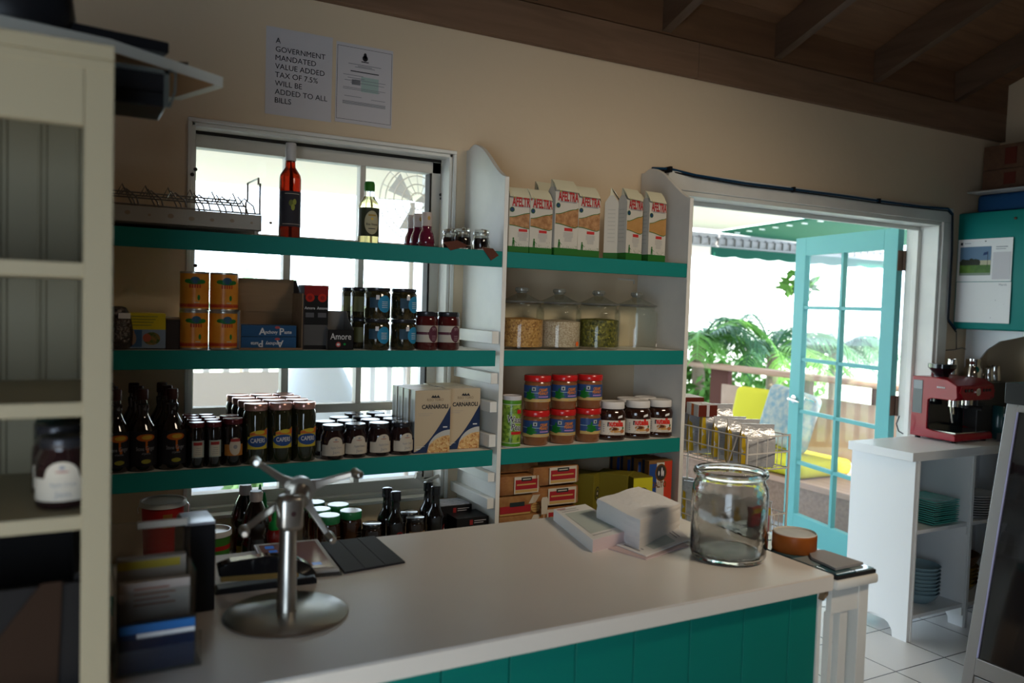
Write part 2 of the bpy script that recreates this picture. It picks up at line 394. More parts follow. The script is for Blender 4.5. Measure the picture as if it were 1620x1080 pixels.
# french door, opened outwards
A = R(12); dloc = Vector((DX1-.028, .187, 0)); DW, DH = .905, 2.0
dr = thing('door_1', None, None, dloc); dr['kind'] = 'structure'; dr['label'] = 'teal glazed door standing open outwards'
del_k = [k_ for k_ in ('category', 'group') if k_ in dr.keys()]
dr.rotation_euler.z = PI/2-A      # local +x runs from hinge to free edge
b = MB(); T_ = .04; st, tr, br_ = .105, .115, .215
b.box(0, st, 0, T_, 0, DH, TEALD); b.box(DW-st, DW, 0, T_, 0, DH, TEALD)
b.box(st, DW-st, 0, T_, DH-tr, DH, TEALD); b.box(st, DW-st, 0, T_, 0, br_, TEALD)
gw = DW-2*st; gh = DH-tr-br_; b.box(DW/2-.012, DW/2+.012, .004, T_-.004, br_, DH-tr, TEALD)
for i in range(1, 5): z = br_+gh*i/5; b.box(st, DW-st, .004, T_-.004, z-.011, z+.011, TEALD)
leaf = b.obj('leaf', dr, bevel=.002)
b = MB(); b.box(st, DW-st, .018, .022, br_, DH-tr, pane('door_glass')); b.obj('pane', leaf)
b = MB(); hx = DW-.055
for s_ in (-1, 1):
    y = T_/2+s_*(T_/2+.0); b.lathe([(.026, 0), (.026, .006), (.01, .01), (.01, .045), (.0, .046)], STEEL, 16, T=Matrix.Translation((hx, y, .955)) @ Matrix.Rotation(-s_*PI/2, 4, 'X'))
    b.tube([(hx, y+s_*.042, .955), (hx-.03, y+s_*.046, .955), (hx-.105, y+s_*.044, .948)], [.009, .008, .006], STEEL)
b.obj('door_handle', dr)
HNG = M('rusty_hinge', (.10, .055, .035), .6, .3)
for z in (1.82, 1.02, .22):
    b = MB(); b.box(-.004, -.001, .002, .038, z-.055, z+.055, HNG); b.tube([(-.008, -.002, z-.055), (-.008, -.002, z+.055)], .007, HNG); b.obj('hinge', dr)
b = MB().box(DW-.012, DW+.002, -.006, .0, 1.83, 1.95, CHROME); b.obj('edge_bolt', dr)

# ================================================================ SHELVES
SH = [1.69, 1.357, 1.02, .685]; YF = -.31
def side_poly():
    "curved top board outline in (y, z)"
    pts = [(-.001, .02), (-.001, 2.07)]
    for i in range(9):
        t = i/8; y = -.02-.07*t; pts.append((y, 2.07+.012*math.sin(t*PI*.8)))
    for i in range(1, 11):
        t = i/10; y = -.09-(.31-.09)*t; s = t*t*(3-2*t); pts.append((y, 2.075-.135*(.35*t+.65*s)))
    pts.append((YF, .02)); return pts
def side(x0, x1, name, par):
    b = MB(); b.prism(side_poly(), 0, x0, x1, WHITE); return b.obj(name, par, bevel=.0015)
lu = thing('shelving_unit', 'left shelving bay with four teal-edged shelves in front of the window', 'shelving unit', (.6, -.1, 0))
ru = thing('shelving_unit', 'right shelving bay with four teal-edged shelves between two white side boards', 'shelving unit', (1.7, -.1, 0))
def shelf(par, x0, x1, z, ah=.053):
    L = par.location; b = MB(); b.box(x0, x1, YF+.011, -.004, z-.02, z-.001, WHITE, Matrix.Translation(-L)); s = b.obj('shelf', par, bevel=.001)
    a = MB(); a.box(x0, x1-.001, YF, YF+.010, z-ah, z, TEAL, Matrix.Translation(-L)); a.obj('front_edge', s, bevel=.0015)['label'] = 'teal painted front edge'
for i, z in enumerate(SH):
    shelf(lu, -.75, 1.288 if i == 0 else 1.274, z); shelf(ru, 1.306, 2.088, z)
for par, x0, x1 in ((lu, 1.289, 1.305), (ru, 2.089, 2.107)):
    L = par.location; b = MB(); b.prism(side_poly(), 0, x0-L.x, x1-L.x, WHITE, Matrix.Translation((0, -L.y, -L.z))); b.obj('side_board', par, bevel=.0012)
b = MB(); b.box(-.77, -.752, YF, -.002, .02, 2.05, WHITE, Matrix.Translation(-lu.location)); b.obj('side_board', lu)
# cleats on the divider
for z, h in ((1.40, .042), (1.262, .036), (1.165, .036), (1.05, .042), (.925, .03), (.835, .035)):
    b = MB(); b.box(1.262, 1.288, YF+.008, -.002, z-h/2, z+h/2, WHITE, Matrix.Translation(-lu.location)); b.obj('cleat', lu, bevel=.001)
# little hook bracket under right shelf 1
b = MB(); p = [at_y(x, y, -.004) for x, y in ((978, 441), (1003, 443), (1003, 449))]; b.tube(p, .003, WHITE); tag(b.obj('wall_hook'), 'small white hook on the wall under the pasta shelf', 'hook')

# ---- wall papers
def sheet(name, label, quadpx, cat, y=-.003, mat=PAPERG):
    P = [at_y(px, py, y) for px, py in quadpx]; x0 = (P[0].x+P[3].x)/2; x1 = (P[1].x+P[2].x)/2; z1 = (P[0].z+P[1].z)/2; z0 = (P[2].z+P[3].z)/2
    t = thing(name, label, cat, ((x0+x1)/2, y, (z0+z1)/2)); return t, x1-x0, z1-z0
t, w, h = sheet('wall_notice', 'laminated tax notice in large capitals taped high on the wall', ((420, 40), (527, 60), (523, 195), (420, 178)), 'notice')
b = MB(); n = 8; vs = []; fs = []
for j in range(n+1):
    for i in range(n+1): vs.append((-w/2+w*i/n, -.0015*math.sin(i*1.9+j)*math.sin(j*1.3)-.001, -h/2+h*j/n))
for j in range(n):
    for i in range(n): a = j*(n+1)+i; fs.append((a, a+1, a+n+2, a+n+1))
b.add(vs, fs, PAPERG, True)
lines = ['A', 'GOVERNMENT', 'MANDATED', 'VALUE ADDED', 'TAX OF 7.5%', 'WILL BE', 'ADDED TO ALL', 'BILLS']
for i, s_ in enumerate(lines):
    vs_, fs_, ww = text_geo(s_, 0); sz = .0245; b.text(s_, sz, INK, (-w/2+.030+ww*sz/2, -.004, h/2-.043-i*.0272), 0)
b.obj('notice_sheet', t)
t, w, h = sheet('certificate', 'printed certificate with small crest taped right of the tax notice', ((532, 66), (621, 80), (620, 206), (530, 190)), 'certificate')
b = MB(); b.box(-w/2, w/2, -.001, 0, -h/2, h/2, PAPERG)
e = .004
for (xa, xb, za, zb_) in ((-w/2+e, w/2-e, h/2-.012, h/2-.011), (-w/2+e, w/2-e, -h/2+.012, -h/2+.013), (-w/2+e, -w/2+e+.001, -h/2+.012, h/2-.012), (w/2-e-.001, w/2-e, -h/2+.012, h/2-.012)):
    b.box(xa, xb, -.0015, -.001, za, zb_, INK)
b.disc(0, -.0018, h/2-.042, .010, .010, INK, 9); b.disc(0, -.0018, h/2-.034, .006, .011, INK, 7); b.box(-.013, .013, -.0018, -.001, h/2-.056, h/2-.053, INK)
def bar(x, z, ww, hh=.002, m_=INKG): b.box(x-ww/2, x+ww/2, -.0018, -.001, z-hh/2, z+hh/2, m_)
bar(0, h/2-.066, .115); bar(0, h/2-.071, .05); bar(0, h/2-.075, .07); bar(0, h/2-.090, .10, .003, INK)
for i, (z, a_, c_) in enumerate(((.104, -.04, .07), (.113, -.03, .06), (.122, -.045, .05), (.118, .02, .11), (.128, .01, .12), (.146, 0, .15), (.151, -.01, .13), (.175, -.04, .06), (.178, .05, .05))): bar(a_, h/2-z, c_, .0016)
b.box(-.045, -.015, -.0018, -.001, h/2-.135, h/2-.118, INKG)
TQ = M('pale_teal_ink', (.38, .50, .46), .6); b.box(-.012, .05, -.0014, -.001, h/2-.155, h/2-.105, TQ)
for i in range(4): bar(0, h/2-.192-i*.003, .152, .0016)
b.obj('certificate_sheet', t)

# ---- cables over the door
b = MB(); BLU = M('blue_cable', (.01, .05, .11), .4)
pp = [(1032, 266), (1060, 267), (1100, 277), (1180, 290), (1260, 300), (1330, 309), (1400, 319), (1460, 327), (1500, 330), (1507, 338), (1506, 400), (1502, 470), (1500, 505), (1512, 521)]
b.tube([at_y(x, y, -.03 if x > 1063 else -.012) for x, y in pp], .0055, BLU); b.tube([at_y(x, y+3, -.034 if x > 1063 else -.016)+Vector((0, 0, .002*math.sin(x))) for x, y in pp], .0035, BLACK)
for x, y in ((1060, 268), (1255, 300), (1390, 318)): b.box(*(lambda q: (q.x-.005, q.x+.005, -.04, -.001, q.z-.012, q.z+.012))(at_y(x, y, -.03)), BLACK)
tag(b.obj('cable'), 'dark blue cable tacked along the top of the doorway casing', 'cable')

# ================================================================ PRODUCTS ON SHELVES
def X(px, py, y): return at_y(px, py, y).x
def rim_lid(r, z0, z1, mat, top=None):
    return [(r*.97, z0), (r, z0+.0015), (r, z1-.002), (r*.95, z1), (r*.9, z1-.001), (0, z1-.001)]

# ---- top shelf: plate rack
rk = thing('plate_rack', 'wire plate drying rack on a stained white tray on the top left shelf', 'plate rack', (.27, -.19, 1.69))
rx0, rx1 = -.26, X(411, 330, -.27)-.27
TRAY = M('stained_white_tray', (.42, .41, .37), .5)
b = MB(); ty0, ty1 = -.11, .13; zt0 = at_y(405, 370, -.30).z-1.69; zt0 = .0
b.box(rx0, rx1, ty0, ty0+.004, .012, .058, TRAY); b.box(rx0, rx1, ty1-.004, ty1, .012, .058, TRAY)
b.box(rx0, rx0+.004, ty0, ty1, .012, .058, TRAY); b.box(rx1-.004, rx1, ty0, ty1, .012, .058, TRAY); b.box(rx0, rx1, ty0, ty1, .012, .016, TRAY)
for fx in (rx0+.01, rx1-.02):
    for fy in (ty0, ty1-.01): b.box(fx, fx+.012, fy, fy+.01, 0, .012, TRAY)
STN = M('rust_spot', (.33, .27, .20), .7); random.seed(5)
for i in range(10): q_ = random.uniform(.004, .0085); b.disc(rx0+.03+i*.054, ty0-.0006, .036+random.uniform(-.003, .003), q_, q_*.8, STN, 9)
b.obj('tray', rk, bevel=.001)
b = MB(); wr = .0023
for y in (ty0+.012, 0.01, ty1-.012): b.tube([(rx0, y, .062), (rx1, y, .062)], wr, WIRE, 6)
for y, z in ((ty0+.05, .085), (.02, .10), (ty1-.02, .118)): b.tube([(rx0, y, z), (rx1-.035, y, z)], wr, WIRE, 6)
i = 0; x = rx0+.01
while x < rx1-.04:
    for y, h in ((ty0+.03, .105), (.02, .12), (ty1-.02, .14)):
        b.tube([(x-.012, y, .062+.6*(h-.062)), (x+.002, y, h), (x+.028, y, .085), (x+.034, y, .062)], wr, WIRE, 6)
    x += .062
b.obj('wire_rack', rk)
b = MB(); hx = rx1-.004
b.tube([(hx, ty0+.01, .06), (hx, ty0+.01, .150), (hx, ty0+.035, .150), (hx, ty0+.035, .168), (hx, ty1-.045, .172), (hx, ty1-.045, .12), (hx, ty1-.02, .115), (hx, ty1-.02, .06)], .0028, WIRE, 8)
b.obj('end_handle', rk)

# ---- tall red bottle
AMB = M('red_syrup', (.09, .004, .001), .05, trans=.8, ior=1.36)
x = X(459, 300, -.12); t = thing('bottle', 'tall bottle of red syrup with white capsule and grape label', 'bottle', (x, -.12, 1.69))
b = MB(); b.lathe([(.030, 0), (.0335, .004), (.0335, .195), (.031, .208), (.022, .222), (.0155, .232), (.0145, .25), (.0145, .300), (0, .300)], AMB, 28); b.obj('bottle_body', t)
b = MB(); b.lathe([(.0165, .252), (.0172, .256), (.0165, .305), (.015, .308), (0, .308)], M('white_capsule', (.62, .61, .60), .45), 20); b.obj('capsule', t)
b = MB(); LB = M('dark_grape_label', (.035, .033, .042), .6); b.wrap(.0339, -1.45, 1.45, .045, .155, LB, 16)
b.blob(.0343, -.12, .118, .007, .010, M('olive_green_print', (.16, .18, .04), .6)); b.blob(.0345, .20, .122, .006, .009, M('yellow_green_print', (.32, .34, .06), .6)); b.blob(.0346, .05, .105, .006, .010, M('yellow_green_print'))
b.wrap(.0344, -.9, .9, .052, .0535, CREAM, 10); b.wrap(.0344, -.7, .7, .146, .148, CREAM, 10); b.obj('bottle_label', t)
# ---- vinegar
x = X(583.5, 340, -.15); t = thing('bottle', 'short rice vinegar bottle with green cap and dark oval label', 'bottle', (x, -.15, 1.69))
b = MB(); VIN = M('pale_vinegar', (.90, .86, .45), .03, trans=.95, ior=1.34)
b.lathe([(.031, 0), (.034, .005), (.034, .125), (.030, .140), (.021, .152), (.017, .160), (0, .160)], VIN, 26); b.lathe([(.017, .160), (.0165, .182), (.0, .182)], GLASS, 20); b.obj('bottle_body', t)
b = MB(); b.lathe([(.0175, .178), (.0185, .182), (.018, .200), (.015, .208), (0, .210)], M('green_cap', (.03, .17, .02), .4), 10); b.obj('cap', t)
b = MB(); b.wrap(.0344, -1.5, 1.5, .03, .122, M('dark_olive_label', (.035, .04, .02), .5), 16); b.blob(.0348, 0, .074, .025, .038, M('tan_oval_print', (.42, .38, .24), .6), 24)
b.text('Rice Vinegar', .010, INK, (0, 0, .068), .02, w=.040, cyl=.0352, ang=.03); b.wrap(.0352, -.36, .36, .095, .100, M('ochre_print', (.35, .22, .04), .6), 8)
b.blob(.0352, 0, .086, .004, .004, M('gold_print', (.7, .45, .05), .5)); b.wrap(.0352, -.34, .34, .053, .0555, INK, 8); b.obj('bottle_label', t)
# ---- three waisted sauce bottles
def small_bottle():
    t = thing('bottle', None, None); SAU = M('dark_berry_sauce', (.12, .012, .03), .1, coat=.4)
    b = MB(); b.lathe([(.020, 0), (.026, .006), (.028, .022), (.025, .045), (.017, .062), (.0165, .075), (0, .075)], SAU, 22); b.obj('bottle_body', t)
    b = MB(); b.lathe([(.0175, .074), (.0165, .085), (.0185, .100), (.0185, .108), (.016, .114), (.016, .120), (0, .121)], M('shrink_cap', (.50, .42, .38), .45), 18)
    b.blob(.0188, 0, .100, .005, .007, GLOW, 10); b.obj('cap', t); return t
k = Kind(small_bottle(), 'bottle', 'waisted sauce bottles on the top shelf')
for (px, y, lb) in ((675, -.20, 'small waisted berry sauce bottle, nearest and rightmost of the three'), (662, -.14, 'small waisted berry sauce bottle in the middle of the three'), (652.5, -.08, 'small waisted berry sauce bottle, furthest back and leftmost of the three')):
    k.put((X(px, 360, y), y, 1.69), lb)
# ---- honey jars with tags
def honey():
    t = thing('jar', None, None)
    b = MB(); b.lathe([(.026, 0), (.029, .004), (.030, .03), (.026, .045), (.0245, .05), (.0265, .054), (.0265, .060), (.0235, .062), (.0225, .05), (.026, .03), (.025, .006), (0, .005)], GLASS, 24); b.obj('jar_glass', t)
    b = MB(); b.lathe([(.0235, .006), (.0255, .028), (.023, .042), (0, .043)], M('dark_preserve', (.035, .012, .012), .3), 20); b.obj('preserve', t)
    b = MB(); b.lathe([(.026, .061), (.0265, .066), (.024, .070), (.012, .072), (0, .072)], GLASS, 24); b.obj('lid', t)
    b = MB(); b.tube([(.027*math.cos(a), .027*math.sin(a), .0585) for a in [i*PI/8 for i in range(16)]], .0012, STEEL, 6, closed=True)
    b.tube([(.027, 0, .058), (.031, 0, .064), (.026, 0, .072), (0, 0, .074)], .0011, STEEL, 6); b.obj('clasp_wire', t); return t
k = Kind(honey(), 'jar', 'small clasp jars on the top shelf')
honeys = []
TAGM = M('brown_tag', (.09, .026, .015), .6); TAGD = M('dark_tag', (.04, .018, .02), .6)
for i, (px, y, lb) in enumerate(((761, -.25, 'small clasp jar of dark preserve, rightmost, a folded tag hanging over the shelf edge'), (732, -.25, 'small clasp jar of dark preserve between the two others'), (713, -.20, 'small clasp jar of dark preserve, leftmost beside the sauce bottles'))):
    honeys.append((i, X(px, 372, y), y, k.put((X(px, 372, y), y, 1.69), lb)))
for i, x, y, o in honeys:
    if i < 2:
        tb = MB(); q = [at_y(a, c, YF-.003) for a, c in (((762, 391), (780, 393), (789, 404), (777, 412)), ((701, 383), (724, 380), (741, 389), (713, 396)))[i]]
        b0 = Vector((x, y, 1.69))
        tb.add([p-b0 for p in q]+[p-b0+Vector((0, .0012, 0)) for p in q], [(0, 1, 2, 3), (7, 6, 5, 4), (0, 4, 5, 1), (1, 5, 6, 2), (2, 6, 7, 3), (3, 7, 4, 0)], TAGM)
        tb.tube([(0.02, -.02, .03), (.01, -.045, .012), q[0]-b0+Vector((.003, 0, -.002))], .0008, CREAM, 5); tb.obj('hang_tag', o)

# ---- pasta bags
PB_ = M('pasta_bag_paper', (.56, .53, .46), .5); PBT = M('pasta_bag_top', (.68, .64, .46), .5); PGR = M('bag_green', (.02, .13, .02), .5)
AFR = M('pasta_brand_red', (.42, .03, .03), .5); PASTA = M('pasta_shapes', (.50, .27, .12), .35, noise=((.30, .14, .06), 60), coat=.5)
SPAG = M('spaghetti', (.48, .26, .09), .4, noise=((.42, .22, .07), 30), coat=.4)
def pasta_bag(w, h, d, long=False):
    t = thing('pasta_bag', None, None); b = MB()
    hw, hd = w/2, d/2
    prof = [(1, 0), (1, .2*h), (1.02, .5*h), (1, .8*h), (.97, .86*h), (.95, .9*h)]
    n = 0; vs = []; rows = []
    for k_, (s_, z) in enumerate(prof):
        dd = hd*(1 if z < .8*h else max(.25, 1-(z-.8*h)/(.11*h)*.75))
        ring = [(-hw*s_, -dd), (-hw*.5, -dd*1.02), (0, -dd*1.04), (hw*.5, -dd*1.02), (hw*s_, -dd), (hw*s_*1.0, 0), (hw*s_, dd), (0, dd*1.03), (-hw*s_, dd), (-hw*s_, 0)]
        rows.append([(x_, y_, z) for x_, y_ in ring])
    N = 10; flat = [p for r_ in rows for p in r_]; fs = []
    for j in range(len(rows)-1):
        for i in range(N): fs.append((j*N+i, j*N+(i+1) % N, (j+1)*N+(i+1) % N, (j+1)*N+i))
    fs.append(tuple(range(N-1, -1, -1))); fs.append(tuple((len(rows)-1)*N+i for i in range(N)))
    # green foot band is the lowest ring of faces
    b.add(flat, fs[N:], PB_, False); b.add(flat, fs[:0], PB_)
    gz = .10*h
    b.add([(-hw*1.012, -hd*1.065, 0), (hw*1.012, -hd*1.065, 0), (hw*1.012, hd*1.05, 0), (-hw*1.012, hd*1.05, 0), (-hw*1.012, -hd*1.065, gz), (hw*1.012, -hd*1.065, gz), (hw*1.012, hd*1.05, gz), (-hw*1.012, hd*1.05, gz)],
          [(0, 1, 5, 4), (1, 2, 6, 5), (2, 3, 7, 6), (3, 0, 4, 7), (3, 2, 1, 0)], PGR)
    b.add([p for p in rows[0]+rows[1]], fs[:N], PB_)
    f = -hd*1.06
    def curve(z0, a): return [(-hw*.98+w*.98*i/8, z0+a*math.sin((i/8-.45)*PI*1.1)*h*.035+(.02*h if i == 8 else 0)) for i in range(9)]
    lo, hi_ = curve(.395*h, -.6), curve(.575*h, 1.1)
    vs = []
    for (xa, za), (xb, zb_) in zip(lo, hi_): vs += [(xa, f, za), (xb, f, zb_)]
    b.add(vs, [(2*i, 2*i+2, 2*i+3, 2*i+1) for i in range(8)], SPAG if long else PASTA)
    for cv in (lo, hi_):
        vs = []
        for xa, za in cv: vs += [(xa, f-.0003, za-.0012), (xa, f-.0003, za+.0012)]
        b.add(vs, [(2*i, 2*i+2, 2*i+3, 2*i+1) for i in range(8)], PGR)
    b.text('AFELTRA', .043, AFR, (hw*.08, f-.0005, .765*h), .035, w=w*.88)
    b.box(-hw*.7, hw*.85, f-.0004, f, .705*h, .710*h, INKG); b.box(-hw*.6, hw*.8, f-.0004, f, .695*h, .699*h, INKG)
    b.box(-hw*.2, hw*.5, f-.0005, f, .325*h, .365*h, M('bag_red', (.50, .03, .03), .5))
    for i in range(7): ww = hw*(.30 if i > 3 else .42); b.box(hw*.15-ww, hw*.15+ww, f-.0004, f, (.30-i*.018)*h, (.304-i*.018)*h, INKG)
    b.disc(-hw*.78, f-.0006, .65*h, .009, .009, M('seal_green', (.02, .09, .05), .5), 14); b.disc(-hw*.78, f-.0008, .65*h, .005, .005, M('seal_blue', (.02, .04, .14), .5), 10)
    b.add([(-hw*.85, f-.0006, .88*h), (-hw*.6, f-.0006, .82*h), (-hw*.45, f-.0006, .86*h), (-hw*.62, f-.0006, .835*h)], [(0, 1, 3), (1, 2, 3)], M('leaf_yellow', (.45, .40, .04), .5))
    fx = -hw*.62   # little green farmer
    b.add([(fx-.004, f-.0005, gz), (fx-.001, f-.0005, gz), (fx, f-.0005, gz+.010), (fx+.002, f-.0005, gz), (fx+.005, f-.0005, gz), (fx+.004, f-.0005, gz+.022), (fx-.003, f-.0005, gz+.022)], [(0, 1, 2, 3, 4, 5, 6)], PGR)
    b.disc(fx, f-.0005, gz+.026, .003, .004, PGR, 8); b.tube([(fx+.003, f, gz+.019), (fx+.012, f, gz+.012)], .0007, PGR, 4)
    for i in range(26): xx = random.uniform(-hw*.4, hw*.95); zz = gz+abs(random.gauss(0, .007)); b.disc(xx, f-.0004, zz, .0009, .0012, PGR, 5)
    for i in range(9): zz = h*(.25+i*.055); b.box(-hw*1.025-.0005, -hw*1.02, -hd*.6, hd*.5, zz, zz+.004, M('side_print', (.48, .46, .40), .6))
    b.obj('bag_body', t)
    b = MB(); z0 = .895*h; pts = []
    b.add([(-hw*.95, -hd*.35, z0), (hw*.93, -hd*.35, z0), (hw*.93, .002, h), (-hw*.95, .002, h*1.0), (-hw*.95, hd*.3, z0), (hw*.93, hd*.3, z0), (hw*.93, .005, h), (-hw*.95, .005, h),
           (-hw*.97, -hd*1.12, .845*h), (hw*.96, -hd*1.12, .835*h), (hw*.95, -hd*.55, .93*h), (-hw*.96, -hd*.55, .94*h)],
          [(0, 1, 2, 3), (5, 4, 7, 6), (3, 2, 6, 7), (8, 9, 10, 11), (11, 10, 2, 3), (0, 3, 7, 4), (1, 5, 6, 2), (8, 11, 3), (9, 2, 10)], PBT)
    b.obj('folded_top', t); return t
kp = Kind(pasta_bag(.092, .225, .05), 'pasta bag', 'pasta bags on the top right shelf'); kt = Kind(pasta_bag(.098, .268, .06), 'pasta bag', 'pasta bags on the top right shelf')
kl = Kind(pasta_bag(.088, .265, .05, True), 'pasta bag', 'pasta bags on the top right shelf')
def pxpos(px, py, y, z): return (X(px, py, y), y, z)
kp.put((1.372, -.258, 1.69), 'pasta bag half hidden behind the white divider board', R(-4))
kp.put(pxpos(850, 350, -.262, 1.69), 'shorter bag of pasta twists, second from the divider', R(3))
kt.put(pxpos(889, 345, -.262, 1.69), 'tallest pasta bag, its wide folded top standing above the others', R(2))
kl2 = kt.put(pxpos(925, 350, -.255, 1.69), 'pasta bag of large tubes right of the tallest bag', R(-2)); kl2.scale = (.92, 1, .95)
kl.put((1.803, -.205, 1.69), 'pasta bag turned sideways so mostly its printed side shows, behind the window bag', R(52))
kl.put((1.740, -.170, 1.69), 'pasta bag turned sideways, left of the other sideways bag', R(54))
kl.put(pxpos(996, 350, -.262, 1.69), 'spaghetti bag with bright glare on its oval window', R(12))
kl.put(pxpos(1033, 352, -.258, 1.69), 'rightmost spaghetti bag beside the curved end board', R(6))
kp.put(pxpos(862, 320, -.10, 1.69), 'pasta bag at the back, only its folded top showing left of the tallest bag', R(5)).scale = (1, 1, 1.25)
kl.put(pxpos(1003, 320, -.12, 1.69), 'pasta bag at the back behind the two spaghetti bags', R(8)).scale = (1, 1, 1.05)

# ---- middle shelf, left: foil bag, boxes, cans
z = SH[1]
t = thing('foil_bag', 'crumpled dark foil bag at the far left of the middle shelf', 'bag', (X(186, 525, -.25), -.25, z))
b = MB(); FOIL = M('crumpled_foil', (.10, .085, .075), .2, .8, bump=1.0, bscale=60)
b.lathe([(.03, 0), (.04, .01), (.042, .05), (.036, .09), (.02, .115), (.01, .118), (0, .118)], FOIL, 14, sy=.7); o = b.obj('bag_body', t)
b = MB(); b.quad((.0, -.031, .085), (.03, -.028, .085), (.03, -.028, .1), (0, -.031, .1), PAPER); b.obj('price_sticker', t)
x0, x1 = X(197, 525, -.26), X(262, 525, -.26)
t = thing('box', 'small yellow and white food packet in a dark tray, middle shelf', 'box', ((x0+x1)/2, -.21, z)); w = x1-x0
b = MB(); b.box(-w/2, w/2, -.05, .05, .003, .100, M('yellow_carton', (.62, .50, .02), .4)); f = -.0505
b.box(-w/2, w/2, f-.0006, f, .003, .055, M('pale_blue_print', (.22, .30, .42), .5)); b.box(-w/2, -w/2+w*.42, f-.0009, f-.0006, .006, .054, M('photo_blue', (.05, .12, .24), .5))
b.disc(w*.16, f-.001, .030, .022, .018, M('salad_print', (.30, .18, .06), .5, noise=((.05, .12, .03), 90)), 14); b.disc(w*.04, f-.0012, .032, .011, .012, M('shrimp_print', (.45, .12, .07), .5), 10)
b.disc(-w*.31, f-.0012, .030, .010, .018, M('apron_print', (.30, .20, .15), .5), 10); b.disc(-w*.31, f-.0013, .048, .005, .006, M('skin_print', (.35, .2, .12), .5), 8)
for i in range(4): b.box(-w*.42, w*(.3-.05*i), f-.0006, f, .090-i*.008, .0925-i*.008, M('olive_print', (.25, .26, .05), .5))
b.obj('carton', t, bevel=.001)
x0, x1 = X(263, 525, -.26), X(284, 525, -.26)
t = thing('box', 'dark open carton between the yellow packet and the orange cans', 'box', ((x0+x1)/2+.012, -.20, z))
b = MB(); DKC = M('dark_carton', (.035, .028, .028), .6); b.box(-.03, .028, -.06, .06, 0, .086, DKC); b.box(-.032, .03, -.062, .062, .084, .088, CARD); b.obj('carton', t, bevel=.001)

def can():
    t = thing('food_can', None, None); ORG = M('mango_orange_print', (.66, .22, .015), .32, noise=((.72, .30, .03), 25))
    b = MB(); b.lathe([(.0385, 0), (.0395, .002), (.0395, .004), (.0388, .006), (.0388, .105), (.0395, .107), (.0395, .110), (.037, .1105), (.0365, .107), (0, .107)], CHROME, 30); b.obj('can_body', t)
    b = MB(); b.wrap(.0392, -PI, PI, .006, .1045, ORG, 36); b.wrap(.0394, -PI, PI, .010, .018, M('mango_red_print', (.45, .05, .02), .4), 30)
    b.wrap(.0394, -PI, PI, .0185, .0200, M('mango_red_print'), 30)
    BL = M('peak_blue_print', (.03, .09, .16), .4); LG = M('leaf_green_print', (.02, .16, .03), .4)
    for a in (0, PI): 
        b.blob(.0396, a+.05, .086, .013, .010, BL, 10); b.blob(.0396, a-.42, .083, .012, .006, LG, 10); b.blob(.0396, a+.5, .082, .012, .006, LG, 10); b.blob(.0396, a+.05, .077, .018, .003, LG, 10)
        [b.wrap(.0397, a-.36+.17*q_, a-.25+.17*q_, .064, .0745, M('mango_red_print'), 2) for q_ in range(5)]; b.blob(.0396, a+.30, .037, .004, .008, LG, 8)
        b.wrap(.0396, a+.0, a+.35, .022, .0245, CREAM, 5)
    b.obj('can_label', t); return t
k = Kind(can(), 'can', 'orange mango cans on the middle shelf')
for r_, (px, lb) in enumerate(((306.5, 'left'), (353, 'right'))):
    x = X(px, 520, -.25)
    k.put((x, -.25, z), 'orange food can, bottom %s of the stack of four' % lb, R(6*r_)); k.put((x+.001, -.25, z+.111), 'orange food can, top %s of the stack of four' % lb, R(-8+9*r_))

# ---- open brown display box with blue anchovy paste packs
x0, x1 = X(380, 500, -.27), X(480, 500, -.27); w = x1-x0
t = thing('display_box', 'tall brown cardboard display box with its lid folded up behind blue packs', 'display box', ((x0+x1)/2, -.205, z))
b = MB(); b.box(-w/2, w/2, -.06, .07, 0, .003, CARD); b.box(-w/2, -w/2+.003, -.06, .07, 0, .115, CARD); b.box(w/2-.003, w/2, -.06, .07, 0, .17, CARD)
b.box(-w/2, w/2, .067, .07, 0, .212, CARD); b.prism([(-w/2+.003, .11), (-w/2+.003, .20), (w/2, .212), (w/2, .11)], 1, .062, .065, CARD); b.box(-w/2, w/2, -.063, -.06, 0, .005, CARD)
b.prism([(-.063, 0), (.07, 0), (.07, .21), (.04, .21), (-.063, .12)], 0, w/2, w/2+.003, M('dark_carton'), ); b.obj('box_shell', t)
ANB = M('anchovy_blue', (.02, .075, .17), .35); WPR = M('white_print', (.62, .62, .62), .5)
for i in (0, 1):
    tt = thing('box', ('blue anchovy paste pack lying upright on top of the other' if i else 'blue anchovy paste pack printed upside down, lowest in the brown box'), 'box', ((x0+x1)/2-.004, -.215, z+.004+i*.0345), 0, 'anchovy paste packs')
    b = MB(); b.box(-w/2+.0095, w/2-.014, -.045, .05, 0, .033, ANB); f = -.0456
    fl = bool(1-i); b.text('A', .028, WPR, (-.022 if not fl else .030, f, .014), .02, flip=fl); b.text('nchovy', .014, WPR, (.004 if not fl else .006, f, .013), .02, w=.036, flip=fl)
    b.text('P', .028, WPR, (.034 if not fl else -.026, f, .014), .02, flip=fl); b.text('aste', .014, WPR, (.053 if not fl else -.044, f, .013), .02, w=.022, flip=fl)
    b.disc(.022, f, .027, .008, .004, M('pink_print', (.40, .07, .07), .5), 12); b.obj('carton', tt, bevel=.001)

